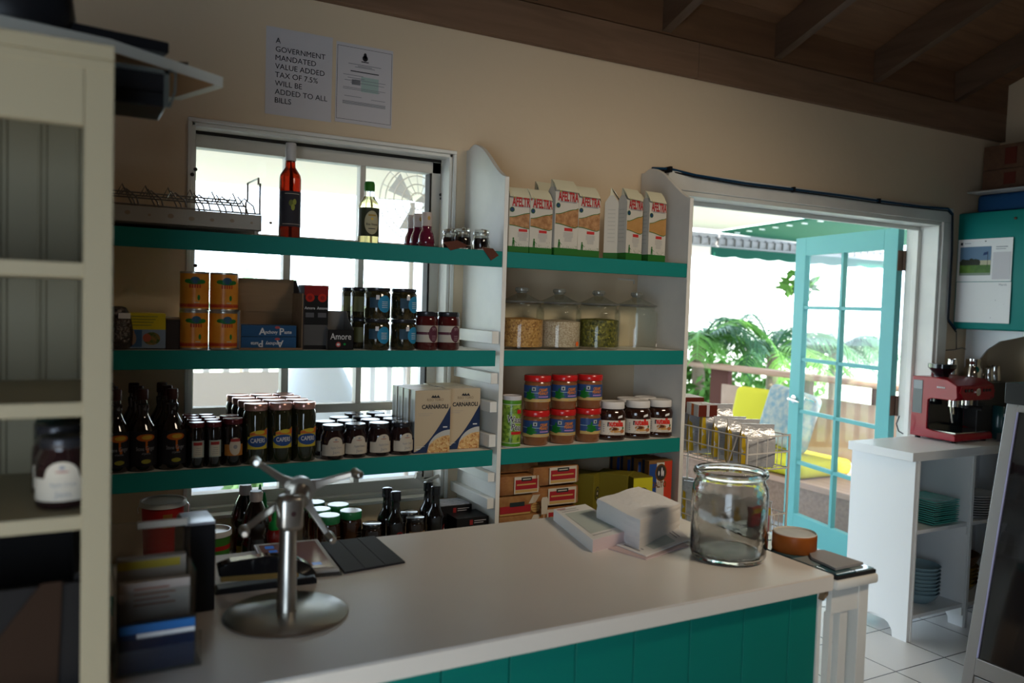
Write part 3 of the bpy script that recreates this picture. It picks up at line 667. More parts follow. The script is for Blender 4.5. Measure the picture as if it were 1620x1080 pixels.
# ---- Amore cartons
x0, x1 = X(481, 500, -.25), X(519, 500, -.25); w = x1-x0; BK = M('black_carton', (.012, .012, .013), .35); TOM = M('tomato_red', (.42, .02, .01), .4)
t = thing('box', 'tall black and tomato-red paste carton beside the brown display box', 'box', ((x0+x1)/2, -.20, z))
b = MB(); b.box(-w/2, w/2, -.05, .03, 0, .196, BK); f = -.0506; b.box(-w/2, w/2, f-.0003, f+.0005, .165, .196, M('tomato_dark', (.22, .01, .01), .4))
for xx in (-.02, .018): b.disc(xx, f-.0006, .158, .014, .013, TOM, 14); b.disc(xx, f-.0008, .158, .007, .007, M('tomato_dark'), 10); b.text('Amore', .012, WPR, (xx, f-.0006, .126), .01, w=.032); b.box(xx-.013, xx+.013, f-.0006, f, .098, .112, M('grey_print', (.09, .09, .1), .5))
b.box(-w/2, w/2, f-.0004, f, .012, .075, M('silver_print', (.17, .17, .17), .2, .6)); b.obj('carton', t, bevel=.001)
x0, x1 = X(519, 520, -.27), X(560, 520, -.27); w = x1-x0
t = thing('display_tray', 'low black display tray with white script lettering and sloping sides', 'display tray', ((x0+x1)/2, -.225, z))
b = MB(); b.box(-w/2, w/2, -.045, -.043, 0, .062, BK); b.box(-w/2, w/2, -.045, .06, 0, .002, BK)
GRC = M('grey_board', (.16, .15, .14), .7)
b.prism([(-.045, 0), (.06, 0), (.06, .118), (.03, .118), (.018, .095), (-.045, .062)], 0, w/2-.0015, w/2, GRC); b.prism([(-.045, 0), (.06, 0), (.06, .118), (.03, .118), (.018, .095), (-.045, .062)], 0, -w/2, -w/2+.0015, GRC)
b.box(-w/2, w/2, .058, .06, 0, .118, GRC); b.text('Amore', .028, WPR, (0, -.0456, .040), 0, w=w*.8); b.disc(-.008, -.0456, .016, .008, .008, M('pink_print'), 12); b.disc(-.008, -.0458, .016, .005, .004, WPR, 10); b.disc(.012, -.0456, .017, .004, .004, GREEN, 10)
b.obj('tray_body', t)

# ---- dark jars with blue round labels, stacked
def dkjar(h, r, lid, label, liddark=True, mat=None):
    t = thing('jar', None, None); mt = mat or GLASSD
    b = MB(); b.lathe([(r*.93, 0), (r, .004), (r, h*.80), (r*.92, h*.86), (r*.88, h*.88), (r*.88, h*.9), (0, h*.9)], mt, 26); b.obj('jar_body', t)
    b = MB(); b.lathe(rim_lid(r*.96, h*.885, h, lid), lid, 26); b.obj('lid', t)
    if label: b = MB(); label(b, r+.0004, h); b.obj('jar_label', t)
    return t
PICK = M('pickle_dark_glass', (.045, .032, .010), .08, coat=.5, noise=((.012, .014, .008), 50)); DKL = M('dark_lid', (.03, .03, .035), .25, .4)
def lab_blue(b, r, h):
    b.wrap(r, -.85, -.1, h*.35, h*.68, M('faded_blue_print', (.02, .05, .08), .5), 8); b.blob(r+.0004, .35, h*.48, .024, .027, M('round_blue_print', (.02, .20, .36), .5), 20)
    for i in range(4): b.wrap(r+.0008, .1, .6, h*(.36+i*.06), h*(.375+i*.06), WPR, 5)
    b.wrap(r+.0009, -.35, -.1, h*.62, h*.76, PAPERG, 3)
kj = Kind(dkjar(.0975, .042, DKL, lab_blue, mat=PICK), 'jar', 'squat pickle jars with blue labels')
for px, c in ((596, 'left'), (638, 'right')):
    for lv in (0, 1): kj.put((X(px, 510, -.245), -.245, z+lv*.0985), 'squat pickle jar with round blue label, %s %s of the front four' % ('top' if lv else 'bottom', c), R(-4 if px < 600 else 12))
kn = Kind(dkjar(.0975, .035, DKL, lambda b, r, h: b.wrap(r, -.9, .4, h*.2, h*.7, M('olive_label', (.14, .13, .05), .5), 8), mat=PICK), 'jar', 'narrow jars stacked behind the pickle jars')
for i, (px, y) in enumerate(((571, -.17), (556, -.10))):
    for lv in (0, 1): kn.put((X(px, 510, y), y, z+lv*.0985), 'narrow dark jar, %s of the stack %s' % ('top' if lv else 'bottom', 'just left of the pickle jars' if i == 0 else 'furthest back beside the window'), R(-10))
def lab_tea(b, r, h):
    b.wrap(r, -PI*.8, 1.1, h*.2, h*.64, M('beige_label', (.42, .38, .32), .6), 18); b.wrap(r+.0003, -PI*.8, .1, h*.40, h*.47, M('plum_print', (.08, .02, .035), .5), 10)
    b.blob(r+.0005, .30, h*.42, .019, .027, M('plum_print'), 22); b.text('99', .016, M('mauve_print', (.30, .20, .22), .5), (0, 0, h*.54), 0, cyl=r+.001, ang=.3)
    for i in range(3): b.wrap(r+.0010, .12, .50, h*(.36-i*.05), h*(.375-i*.05), M('mauve_print'), 5)
km = Kind(dkjar(.124, .038, DKL, lab_tea, mat=M('ruby_jar_glass', (.06, .008, .008), .08, coat=.5)), 'jar', 'plum label jars on the middle shelf')
for px, lb in ((674.5, 'ruby jar with round plum label, left of its pair'), (709, 'ruby jar with round plum label, right of its pair beside the divider')):
    km.put((X(px, 520, -.245), -.245, z), lb)

# ---- glass canisters
def canister(mat, fill, name):
    t = thing('glass_canister', None, None); r = .083
    b = MB(); b.lathe([(r*.9, 0), (r, .006), (r, .135), (r*.97, .146), (r*.86, .152), (r*.84, .158), (r*.90, .160), (r*.90, .163), (r*.82, .163), (r*.82, .152), (r*.94, .140), (r*.965, .13), (r*.965, .010), (0, .008)], pane('thin_glass', (.96, .98, .97), .02, .5), 40); b.obj('canister_glass', t)
    if mat:
        b = MB(); hh = fill; b.lathe([(r*.93, .0095), (r*.955, .014), (r*.955, hh), (r*.7, hh+.004), (0, hh+.007)], mat, 36); b.obj(name, t)
    b = MB(); b.lathe([(r*.80, .160), (r*.93, .1645), (r*.95, .167), (r*.9, .170), (r*.6, .180), (r*.36, .190), (r*.22, .196), (r*.20, .200), (r*.27, .205), (r*.28, .213), (r*.22, .217), (0, .217)], pane('lid_glass', (.86, .88, .86), .06, .6), 36); b.lathe([(r*.88, .161), (r*.97, .1645), (r*.98, .168), (r*.93, .171), (r*.86, .168)], M('rim_glass', (.60, .62, .58), .05, trans=.8), 36); b.lathe([(r*.21, .198), (r*.24, .202), (r*.29, .206), (r*.29, .214), (r*.24, .218), (0, .218)], M('rim_glass'), 20); b.obj('lid', t)
    return t
DRK = M('rubber_base', (.03, .03, .03), .4)
fills = ((824, cells('dried_maize', [(.30, .12, .03), (.55, .27, .07), (.66, .36, .12)], 160), .105, 'grain', 'glass canister three quarters full of golden grain, half behind the divider'),
         (883.5, cells('barley_grain', [(.42, .29, .18), (.58, .44, .30), (.70, .57, .42)], 240), .100, 'grain', 'glass canister of pale fine grain with an orange price dot'),
         (945.5, cells('dried_herbs', [(.03, .04, .008), (.20, .17, .02), (.05, .05, .01), (.34, .29, .04)], 120), .108, 'dried_herbs', 'glass canister full of dark green and yellow dried leaves'),
         (1006, None, 0, '', 'empty glass canister at the right end of the row'))
for px, m_, fl, nm, lb in fills:
    o = canister(m_, fl, nm); y = -.20; o.location = (X(px, 510, y), y, z); tag(o, lb, 'canister', 'glass canisters on the right middle shelf')
    if px == 883.5: b = MB(); b.blob(.0842, .42, .022, .0085, .0085, M('orange_sticker', (.85, .14, .02), .5), 14); b.obj('price_dot', o)
    if px == 1006: b = MB(); b.blob(.0842, .62, .018, .006, .007, PAPER, 10); b.obj('price_dot', o)

# ---- lower shelf, left: growlers
z = SH[2]
def growler():
    t = thing('bottle', None, None); BR = M('brown_bottle_glass', (.010, .005, .003), .05, coat=.8)
    b = MB(); b.lathe([(.040, 0), (.044, .005), (.044, .095), (.040, .115), (.022, .145), (.0165, .158), (.0185, .170), (.0185, .182), (.014, .186), (.0135, .20), (0, .20)], BR, 28)
    b.obj('bottle_body', t)
    b = MB(); b.lathe([(.0165, .196), (.017, .2), (.017, .222), (.015, .225), (0, .225)], M('dark_red_cap', (.035, .008, .006), .5), 20); b.obj('cap', t)
    b = MB(); OR_ = M('flame_orange', (.42, .10, .01), .5); YL_ = M('flame_yellow', (.50, .30, .03), .5)
    b.wrap(.0444, -1.3, 1.3, .015, .112, M('black_label', (.012, .011, .014), .5), 16); b.blob(.0448, .12, .094, .029, .010, OR_, 14); b.blob(.0449, .20, .095, .017, .006, YL_, 12)
    b.wrap(.0449, .08, .22, .060, .088, OR_, 4); b.wrap(.0449, .15, .32, .052, .066, OR_, 4)
    b.text('Ginger', .017, INKG, (0, 0, .064), 0, w=.030, cyl=.0452, ang=.42); b.text('Stone', .015, INKG, (0, 0, .063), 0, w=.024, cyl=.0452, ang=-.28); b.text('of Jamaica', .008, INKG, (0, 0, .050), 0, w=.026, cyl=.0452, ang=.12)
    b.blob(.0450, .14, .028, .015, .006, M('lime_print', (.26, .24, .03), .5), 12); b.obj('bottle_label', t); return t
k = Kind(growler(), 'bottle', 'dark short-necked bottles with orange flame labels')
rown = ('front', 'second', 'back')
for ci, (px, cn) in enumerate(((272, 'right'), (225, 'middle'), (183, 'left'))):
    for ri, dy in enumerate((-.255, -.165, -.075)):
        k.put((X(px, 690, -.255)+.001*ri-.006*ri, dy, z), 'dark bottle with flame label, %s column, %s of its row' % (cn, ('front', 'second', 'rearmost')[ri]), R(4)).scale = (.87, .87, 1)
# ---- small jars
def lab_small(b, r, h):
    b.wrap(r, -.7, .9, h*.23, h*.60, M('pale_blue_label', (.30, .36, .34), .5), 10); b.wrap(r+.0003, -.55, .6, h*.25, h*.58, M('off_white_label', (.50, .48, .40), .5), 10); b.wrap(r+.0006, -.5, .55, h*.50, h*.57, M('label_red', (.30, .03, .03), .5), 8)
    for i in range(4): b.wrap(r+.0006, -.3+.05*i, .4, h*(.30+i*.045), h*(.31+i*.045), INKG, 5)
DRL = M('maroon_lid', (.10, .015, .02), .22, .3)
k = Kind(dkjar(.130, .0225, DRL, lab_small), 'jar', 'slim jars with pale labels on the lower shelf')
o4 = ('front', 'second', 'third', 'rearmost')
for ci, (px, cn) in enumerate(((311, 'left'), (338, 'right'))):
    for ri in range(4): k.put((X(px, 700, -.27)+.001*(ri % 2), -.272+ri*.052, z), 'slim dark jar with pale label, %s of the two columns, %s in its column' % (cn, o4[ri]), R(5*ri))
def lab_or(b, r, h):
    b.wrap(r, -1.0, 1.0, h*.22, h*.46, M('orange_label', (.42, .16, .03), .5), 12); b.blob(r+.0004, .1, h*.42, .017, .026, CREAM, 18); b.wrap(r+.0008, -.35, .55, h*.52, h*.585, M('label_red'), 8); b.blob(r+.0007, .1, h*.41, .006, .006, INKG, 8)
k = Kind(dkjar(.136, .029, DRL, lab_or), 'jar', 'jars with orange labels and cream shields')
for ri in range(2): k.put((X(368, 700, -.265), -.265+ri*.063, z), 'dark jar with orange label and cream shield, %s' % ('in front' if ri == 0 else 'behind its twin, only the lid showing'))
# ---- capers
def lab_cap(b, r, h):
    
    YL = M('caper_yellow', (.50, .38, .03), .45); BLc = M('caper_blue', (.02, .06, .20), .45); ORc = M('caper_orange', (.55, .13, .02), .45)
    b.wrap(r, -.80, .95, h*.255, h*.46, YL, 14); b.wrap(r, .95, 1.12, h*.26, h*.58, BLc, 3)
    b.wrap(r, -.6, .95, h*.46, h*.5, YL, 14, zf=lambda t: h*(.52+.07*t+.02*math.sin(t*7))); b.wrap(r+.0004, -.6, .95, h*.485, h*.5, ORc, 14, zf=lambda t: h*(.52+.06*t)); b.blob(r+.0006, .2, h*.535, .016, .006, YL, 12)
    b.blob(r+.0006, .06, h*.385, .031, .017, BLc, 22); b.text('CAPERS', .018, WPR, (0, 0, h*.395), .012, w=.044, cyl=r+.001, ang=.06)
GRNJ = M('caper_jar_glass', (.028, .026, .010), .07, coat=.6, noise=((.012, .014, .006), 45)); PKL = M('pinkish_gold_lid', (.55, .30, .26), .25, .7)
k = Kind(dkjar(.178, .0355, PKL, lab_cap, mat=GRNJ), 'jar', 'tall caper jars')
for ci, (px, cn) in enumerate(((404, 'left'), (443, 'middle'), (480.5, 'right'))):
    for ri in range(4): k.put((X(px, 690, -.262)-.004*ri, -.262+ri*.0745, z), 'tall caper jar, %s column, %s from the shelf edge' % (cn, ('first', 'second', 'third', 'last')[ri]), R(-2+3*ci))
# ---- farmhouse jam jars
JMG = M('jam_glass', (.018, .008, .008), .06, coat=.6)
def jamjar(h=.104, r=.037):
    t = thing('jam_jar', None, None); b = MB()
    b.lathe([(r*.92, 0), (r, .004), (r, h*.58), (r*.96, h*.68), (r*.80, h*.80), (r*.78, h*.86), (0, h*.86)], JMG, 28); b.obj('jar_body', t)
    b = MB(); b.lathe([(r*.84, h*.85), (r*.88, h*.87), (r*.88, h*.97), (r*.84, h), (0, h)], DKL, 26); b.obj('lid', t)
    b = MB(); b.wrap(r+.0004, -1.25, 1.25, h*.12, h*.58, CREAM, 22, zf=lambda q: h*(.44+(.24*math.sqrt(max(0, 1-((q-.5)/.27)**2)) if abs(q-.5) < .27 else 0)))
    b.text('Apple Onion', .010, INKG, (0, 0, h*.36), 0, w=.036, cyl=r+.001, ang=.05); b.text('Jam', .012, INKG, (0, 0, h*.22), 0, w=.022, cyl=r+.001, ang=.05)
    b.disc(0, 0, 0, .0001, .0001, INKG, 3); b.blob(r+.0009, 0, h*.60, .004, .003, INKG, 6); b.blob(r+.0009, 0, h*.54, .010, .002, M('label_rose', (.38, .22, .18), .6), 8); b.obj('jar_label', t); return t
kjam = Kind(jamjar(), 'jam jar', 'farmhouse jam jars on the lower shelf')
for ci, (px, cn) in enumerate(((526, 'first from the left'), (561.5, 'second from the left'), (599, 'third from the left'), (635, 'next to the rice boxes'))):
    y = -.266 if ci == 0 else -.260
    kjam.put((X(px, 700, y), y, z), 'squat jam jar with arched cream label, front row, %s' % cn, R(3*ci))
    for ri in range(1, (2, 3, 4, 4)[ci]):
        kjam.put((X(px, 700, -.262)-.003*ri, -.262+ri*.077, z), 'squat jam jar, %s row behind the front one, %s' % (('', 'first', 'second', 'third')[ri], ('behind the leftmost', 'behind the second', 'behind the third', 'beside the rice boxes')[ci]), R(7*ri))
# ---- rice boxes
def ricebox():
    w, d, h = .124, .045, .205; t = thing('rice_box', None, None); b = MB(); BE = M('rice_box_beige', (.50, .40, .27), .38); NV = M('rice_box_navy', (.02, .035, .085), .38)
    b.box(-w/2, w/2, -d/2, d/2, 0, h, BE); f = -d/2-.0004
    b.box(-w/2-.0004, -w/2+.001, -d/2, d/2, 0, h, M('rice_box_side', (.42, .42, .40), .25)); b.box(-w/2-.0006, -w/2, -d/2, d/2, 0, h*.25, NV); b.box(-w/2-.0006, -w/2, -d*.2, d*.25, h*.3, h*.85, M('grey_side_print', (.22, .22, .20), .4))
    arc = [(-w/2+w*(i/10), h*(.02+.72*(i/10)**1.55)) for i in range(11)]
    b.add([(x_, f, 0) for x_, _ in arc]+[(x_, f, z_) for x_, z_ in arc], [(i, i+1, 12+i, 11+i) for i in range(10)], NV)
    bw = [(-w/2+w*.36+w*.64*(i/12), 0) for i in range(13)]
    b.add([(x_, f-.0004, 0) for x_, _ in bw]+[(x_, f-.0004, h*(.36*math.sqrt(max(0, 1-((1-i/12)*1.0)**2)))) for i, (x_, _) in enumerate(bw)], [(i, i+1, 14+i, 13+i) for i in range(12)], M('bowl_print', (.48, .47, .43), .5))
    b.add([(x_, f-.0006, 0) for x_, _ in bw]+[(x_, f-.0006, h*(.27*math.sqrt(max(0, 1-((1-i/12)*1.05-.05)**2)) if i else 0)) for i, (x_, _) in enumerate(bw)], [(i, i+1, 14+i, 13+i) for i in range(12)], cells('risotto_print', [(.40, .15, .04), (.62, .38, .14), (.70, .50, .25)], 190, bump=0))
    b.text('CARNAROLI', .0185, INK, (w*.06, f-.0003, h*.735), .035, w=w*.74); b.text('RISO TORO', .012, M('brown_ink', (.20, .13, .08), .6), (w*.06, f-.0003, h*.845), 0, w=w*.46)
    for dx in (-.011, -.003, .007): b.add([(w*.06+dx-.004, f-.0003, h*.885), (w*.06+dx+.010, f-.0003, h*.875), (w*.06+dx+.003, f-.0003, h*.925)], [(0, 1, 2)], INK)
    b.box(-w*.05, w*.17, f-.0003, f, h*.79, h*.795, INKG); b.box(-w*.4, w*.0, f-.0003, f, h*.63, h*.633, INKG); b.box(-w*.4, -w*.08, f-.0003, f, h*.60, h*.603, INKG)
    b.box(w*.3, w*.42, f-.0005, f, h*.395, h*.415, WPR); b.box(-w*.45, -w*.2, f-.0005, f, h*.1, h*.104, WPR); b.box(-w*.45, -w*.33, f-.0005, f, h*.06, h*.072, WPR)
    b.obj('carton', t, bevel=.0012); return t
k = Kind(ricebox(), 'rice box', 'beige and navy rice boxes')
xa = X(690, 670, -.285)-.012
k.put((xa, -.262, z), 'beige and navy rice box at the front left, its whole face showing', R(-2))
k.put((xa+.126, -.228, z), 'beige and navy rice box at the front right beside the divider', R(-3))
for i in range(3): k.put((xa-.004-.002*i, -.212+.048*i, z), 'rice box showing its edge, %s behind the front left box' % ('first', 'second', 'third')[i], R(-1))
for i in range(3): k.put((xa+.124-.002*i, -.176+.048*i, z), 'rice box showing only its top, %s behind the front right box' % ('first', 'second', 'third')[i], R(-1))

# ---- right lower shelf: pea can, peanut butter, hazelnut spread
x = X(810.5, 665, -.27)+.0; t = thing('food_can', 'tall green can of wasabi peas standing against the divider', 'can', (x, -.264, z))
b = MB(); PEA = cells('pea_print', [(.06, .14, .01), (.20, .34, .03), (.30, .44, .06)], 95, .35, .3, .2)
b.lathe([(.032, 0), (.033, .002), (.033, .165), (.0325, .167), (.0335, .169), (.0335, .177), (.031, .179), (.030, .176), (0, .176)], PAPERG, 30); b.obj('can_body', t)
b = MB(); b.wrap(.0334, -PI, PI, .016, .150, PEA, 36); b.wrap(.0336, -PI, PI, .004, .016, M('pea_green', (.08, .25, .02), .35), 30); b.wrap(.0336, -PI, PI, .150, .164, M('pea_green'), 30); b.wrap(.0338, -PI, PI, .0155, .017, WPR, 30); b.wrap(.0338, -PI, PI, .149, .1505, WPR, 30)
for bo, mt, rr in ((.07, WPR, .0340), (.01, INK, .0343)):
    b.text('Wasabi', .030, mt, (0, 0, .096), bo, sx=.8, cyl=rr, ang=.12, rot=-.12); b.text('Peas', .030, mt, (0, 0, .070), bo, sx=.8, cyl=rr, ang=.12, rot=-.12)
b.wrap(.0341, -.5, .8, .046, .056, M('pea_red', (.50, .02, .02), .4), 8); b.wrap(.0341, .1, .7, .118, .132, M('pea_red'), 6); b.obj('can_label', t)
def pbjar():
    t = thing('jar', None, None); r = .0475; PN = M('peanut_butter', (.22, .080, .028), .22, coat=.7)
    b = MB(); b.lathe([(r*.88, 0), (r*.95, .004), (r*.95, .022), (r, .028), (r, .092), (r*.93, .100), (r*.9, .104), (0, .104)], PN, 30); b.obj('jar_body', t)
    b = MB(); b.lathe([(r*1.0, .102), (r*1.02, .104), (r*1.02, .120), (r*.97, .123), (0, .123)], RED, 30); b.obj('lid', t)
    b = MB(); rr = r+.0005; b.wrap(rr, -1.5, 1.5, .031, .088, M('pb_blue', (.03, .07, .20), .35), 26); b.wrap(rr+.0003, -1.5, 1.5, .031, .042, M('pb_sand', (.52, .36, .12), .4), 26)
    b.wrap(rr+.0002, -1.5, .1, .062, .064, M('pb_foam', (.30, .42, .46), .4), 12)
    PL = M('palm_print', (.01, .14, .02), .4)
    for a, zz, ww, hh in ((-.62, .050, .014, .012), (-.72, .060, .012, .006), (-.48, .058, .012, .005), (-.80, .046, .010, .006), (-.40, .048, .012, .005), (-.6, .068, .004, .009)): b.blob(rr+.0005, a, zz, ww, hh, PL, 9)
    b.wrap(rr+.0006, -.45, -.16, .070, .083, M('pb_badge', (.40, .42, .40), .4), 4); b.blob(rr+.0009, -.3, .076, .003, .004, INK, 3)
    OR = M('pb_orange', (.62, .20, .02), .4)
    b.text('CREAMY', .015, OR, (0, 0, .073), .03, w=.034, cyl=rr+.0009, ang=.42, rot=.05); b.text('PEANUT', .014, OR, (0, 0, .061), .03, w=.038, cyl=rr+.0009, ang=.42)
    b.wrap(rr+.0006, .05, .85, .047, .052, M('pb_pink', (.36, .20, .42), .4), 8); b.wrap(rr+.0007, .1, .9, .034, .036, INKG, 6); b.obj('jar_label', t); return t
k = Kind(pbjar(), 'jar', 'peanut butter jars with red lids')
for ci, (px, cn) in enumerate(((848, 'left'), (890, 'middle'), (930, 'right'))):
    for lv in (0, 1):
        k.put((X(px, 660, -.245)+.002*lv, -.245, z+.1235*lv), 'red-lidded peanut butter jar, %s row, %s' % ('top' if lv else 'bottom', cn), R(((-4, 6, 3)[ci] if lv else (8, -2, 42)[ci])-24))
def nut():
    t = thing('jar', None, None); CH = M('hazelnut_spread', (.028, .010, .006), .1, coat=.8); rx, ry = .052, .036
    sec = [(.92, 0), (.98, .004), (.98, .014), (.93, .018), (.93, .070), (.98, .078), (1, .095), (.93, .106), (.74, .116), (.70, .12), (0, .12)]
    b = MB(); b.lathe([(rx*s_, z_) for s_, z_ in sec], CH, 32, sy=ry/rx); b.obj('jar_body', t)
    b = MB(); b.lathe([(rx*.86, .117), (rx*.88, .119), (rx*.88, .139), (rx*.84, .143), (rx*.8, .142), (0, .142)], M('white_lid', (.66, .63, .60), .4), 32, sy=.84); b.obj('lid', t)
    # nearly flat front label
    b = MB(); f = lambda x_: -ry*.955*math.sqrt(max(.05, 1-(x_/rx)**2))-.0008
    N = 16; L0, L1 = -.0475, .0475
    def patch(x0_, x1_, z0_, z1_, mt, e=0): 
        vs = []
        for i in range(N+1): x_ = x0_+(x1_-x0_)*i/N; vs += [(x_, f(x_)-e, z0_), (x_, f(x_)-e, z1_)]
        b.add(vs, [(2*i, 2*i+2, 2*i+3, 2*i+1) for i in range(N)], mt, True)
    patch(L0, L1, .020, .074, M('nut_label', (.66, .60, .52), .4))
    vs, fs, ww = text_geo('nutella', .05); kx = .060/ww; s_ = .030
    vs2 = [(x_*kx+.008, f(x_*kx+.008)-.0008, z_*s_+.062) for x_, z_ in vs]
    first = min(v[0] for v in vs2); cut = first+.0098
    b.add(vs2, [q for q in fs if max(vs2[i][0] for i in q) > cut], M('nut_red', (.62, .03, .02), .4)); b.add(vs2, [q for q in fs if max(vs2[i][0] for i in q) <= cut], INK)
    def ell(cx, cz, a_, c_, mt, e=.001, n=14): 
        b.add([(cx+a_*math.cos(2*PI*i/n), f(cx+a_*math.cos(2*PI*i/n))-e, cz+c_*math.sin(2*PI*i/n)) for i in range(n)], [tuple(range(n))], mt)
    ell(.004, .042, .019, .008, M('bread_print', (.42, .18, .06), .4)); ell(.004, .043, .013, .005, M('cocoa_print', (.10, .03, .012), .4), .0013); ell(.010, .033, .022, .004, M('toast_print', (.58, .32, .10), .4), .0011)
    ell(.035, .034, .008, .007, M('nut_print', (.40, .14, .05), .4), .0014); ell(.038, .046, .003, .006, M('leaf_print2', (.03, .12, .03), .4), .0014, 8)
    b.add([(-.020, f(-.02)-.0014, .022), (-.017, f(-.017)-.0014, .022), (.000, f(0)-.0014, .046), (-.006, f(-.006)-.0014, .046)], [(0, 1, 2, 3)], M('knife_print', (.55, .50, .42), .4))
    for i in range(4): ell(-.034, .034+i*.008, .003, .002, INKG, .001, 6)
    patch(.005, .035, .024, .0255, INKG, .0012); b.obj('jar_label', t)
    b = MB(); x_ = .026; b.add([(x_-.009, f(x_-.009)-.002, .082), (x_+.008, f(x_+.008)-.002, .086), (x_+.008, f(x_+.008)-.002, .095), (x_-.008, f(x_-.008)-.002, .090)], [(0, 1, 2, 3)], PAPER); b.obj('price_sticker', t)
    return t
k = Kind(nut(), 'jar', 'hazelnut spread jars with white lids')
k.put((X(968, 665, -.245), -.245, z), 'hazelnut spread jar, front row left, next to the peanut butter', R(-26))
k.put((X(1008.5, 665, -.245), -.245, z), 'hazelnut spread jar, front row middle', R(-28)); k.put((2.034, -.245, z), 'hazelnut spread jar, front row right, nearest the end board', R(-30))
k.put((X(992, 665, -.16), -.16, z), 'hazelnut spread jar behind, left of the two rear ones', R(-6)); k.put((2.036, -.15, z), 'hazelnut spread jar behind, right of the two rear ones', R(-6))
# hide nothing: rear jars keep their labels too

# ---- bottom shelf right: rusk packs, tea tins, coffee boxes
z = SH[3]
BREAD = M('toast_slices', (.26, .11, .04), .5, noise=((.38, .19, .07), 30)); RPR = M('rusk_red', (.32, .02, .025), .4); YPR = M('rusk_straw', (.48, .30, .10), .4)
def rusk():
    w, d, h = .20, .09, .072; t = thing('rusk_pack', None, None); b = MB(); b.rbox(-w/2, w/2, -d/2, d/2, 0, h, BREAD, .012); b.obj('toast_block', t)
    b = MB(); b.rbox(-w/2-.004, w/2+.004, -d/2-.002, d/2+.002, -.000, h+.001, pane('cellophane', (.95, .9, .85)), .014)
    b.obj('cellophane_wrap', t)
    b = MB(); f = -d/2-.003; b.box(-w*.17, w*.42, f-.001, f, h*.1, h*.93, CREAM); b.box(-w*.14, w*.39, f-.0014, f, h*.30, h*.78, RPR); b.box(-w*.14, w*.39, f-.0014, f, h*.15, h*.28, YPR)
    b.box(0, w*.25, f-.0018, f, h*.70, h*.88, M('rusk_black', (.02, .03, .03), .4)); b.box(-w*.11, w*.35, f-.0018, f, h*.5, h*.57, YPR); b.box(w*.03, w*.22, f-.002, f-.0018, h*.765, h*.815, CREAM); b.obj('pack_label', t); return t
k = Kind(rusk(), 'rusk pack', 'packs of toasted rusks')
xs = X(915, 780, -.24)-.05
for lv in range(3): k.put((X(870, 780, -.24), -.235, z+.035+.0755*lv+.0), 'rusk pack with red label, %s of the right stack' % ('lowest', 'middle', 'topmost')[lv], R(-2+2*lv))
def rusk2():
    w, d, h = .20, .09, .066; t = thing('rusk_pack', None, None); b = MB(); b.rbox(-w/2, w/2, -d/2, d/2, 0, h, M('rusk_box', (.33, .17, .06), .5, noise=((.24, .10, .03), 25)), .006)
    f = -d/2-.0006; b.box(-w*.48, w*.25, f-.0005, f, h*.12, h*.5, RPR); b.box(-w*.48, w*.25, f-.0005, f, h*.02, h*.10, YPR); b.box(-w*.25, w*.10, f-.001, f, h*.45, h*.68, M('rusk_black')); b.disc(w*.37, f-.0008, h*.3, w*.11, h*.26, YPR, 12)
    for i in range(3): b.disc(w*.37, f-.0012, h*(.18+.13*i), w*.10, h*.03, BREAD, 10)
    b.add([(w*.2, f-.001, h*.55), (w*.30, f-.001, h*.98), (w*.48, f-.001, h*.98), (w*.36, f-.001, h*.55)], [(0, 1, 2, 3)], CREAM); b.obj('carton', t); return t
k2 = Kind(rusk2(), 'rusk pack', 'packs of toasted rusks')
xl = 1.403
k2.put((xl, -.245, z+.028), 'printed rusk carton low in the left stack', R(-1)).scale = (.84, 1, 1); k2.put((xl, -.235, z+.095), 'printed rusk carton above the lowest one in the left stack', R(1)).scale = (.84, 1, 1)
k.put((xl, -.235, z+.1625), 'rusk pack with red label near the top of the left stack', R(1)).scale = (.84, 1, 1); k.put((xl, -.215, z+.237), 'rusk pack without visible label on top of the left stack', R(179)).scale = (.84, 1, 1)
t = thing('box', 'low brown carton under the left stack of rusks', 'box', (xl, -.23, z)); MB().box(-.085, .085, -.05, .05, 0, .027, CARD).obj('carton', t)
t = thing('box', 'low brown carton under the right stack of rusks', 'box', (X(870, 780, -.24), -.22, z)); MB().box(-.10, .1, -.05, .05, 0, .034, CARD).obj('carton', t)
# price card clipped in front
p = at_y(858, 798, -.29); b = MB(); b.prism([(-.012, -.03), (.010, -.03), (.014, .02), (.010, .03), (-.010, .03), (-.014, .02)], 1, -.001, .001, CREAM, Matrix.Translation((p.x, -.305, p.z)))
b.box(p.x-.001, p.x+.001, -.304, -.302, z, p.z, CREAM); tag(b.obj('price_card'), 'small pale price card standing before the right rusk stack', 'card')
def tea(big):
    w, d, h = (.085, .12, .17) if big else (.085, .11, .145); t = thing('tea_tin', None, None); b = MB(); TY = M('mustard_carton', (.17, .14, .015), .5); b.box(-w/2, w/2, -d/2, d/2, 0, h, TY); f = -d/2-.0005
    YB = M('bright_yellow_print', (.52, .48, .02), .5)
    if not big: b.box(-w/2, w/2, f-.0004, f, h*.3, h*.98, YB)
    b.disc(0, f-.0008, h*.55, .026, .026, INK, 20); b.disc(0, f-.0011, h*.55, .021, .021, CREAM if not big else TY, 18); b.disc(0, f-.0014, h*.55, .014, .014, INK, 14); b.disc(0, f-.0016, h*.55, .006, .006, CREAM, 10); b.obj('carton', t, bevel=.001); return t
kb = Kind(tea(True), 'box', 'mustard tea cartons'); kb.put((X(928, 790, -.20), -.165, z+.03), 'dark mustard carton, left of the three beside the rusks', R(38)); kb.put((X(972, 790, -.21), -.21, z+.03), 'dark mustard carton in the middle, round emblem in shade', R(38))
ks = Kind(tea(False), 'box', 'mustard tea cartons'); ks.put((X(1002, 790, -.25), -.255, z+.05), 'mustard carton with bright yellow front and black ring emblem', R(-4))
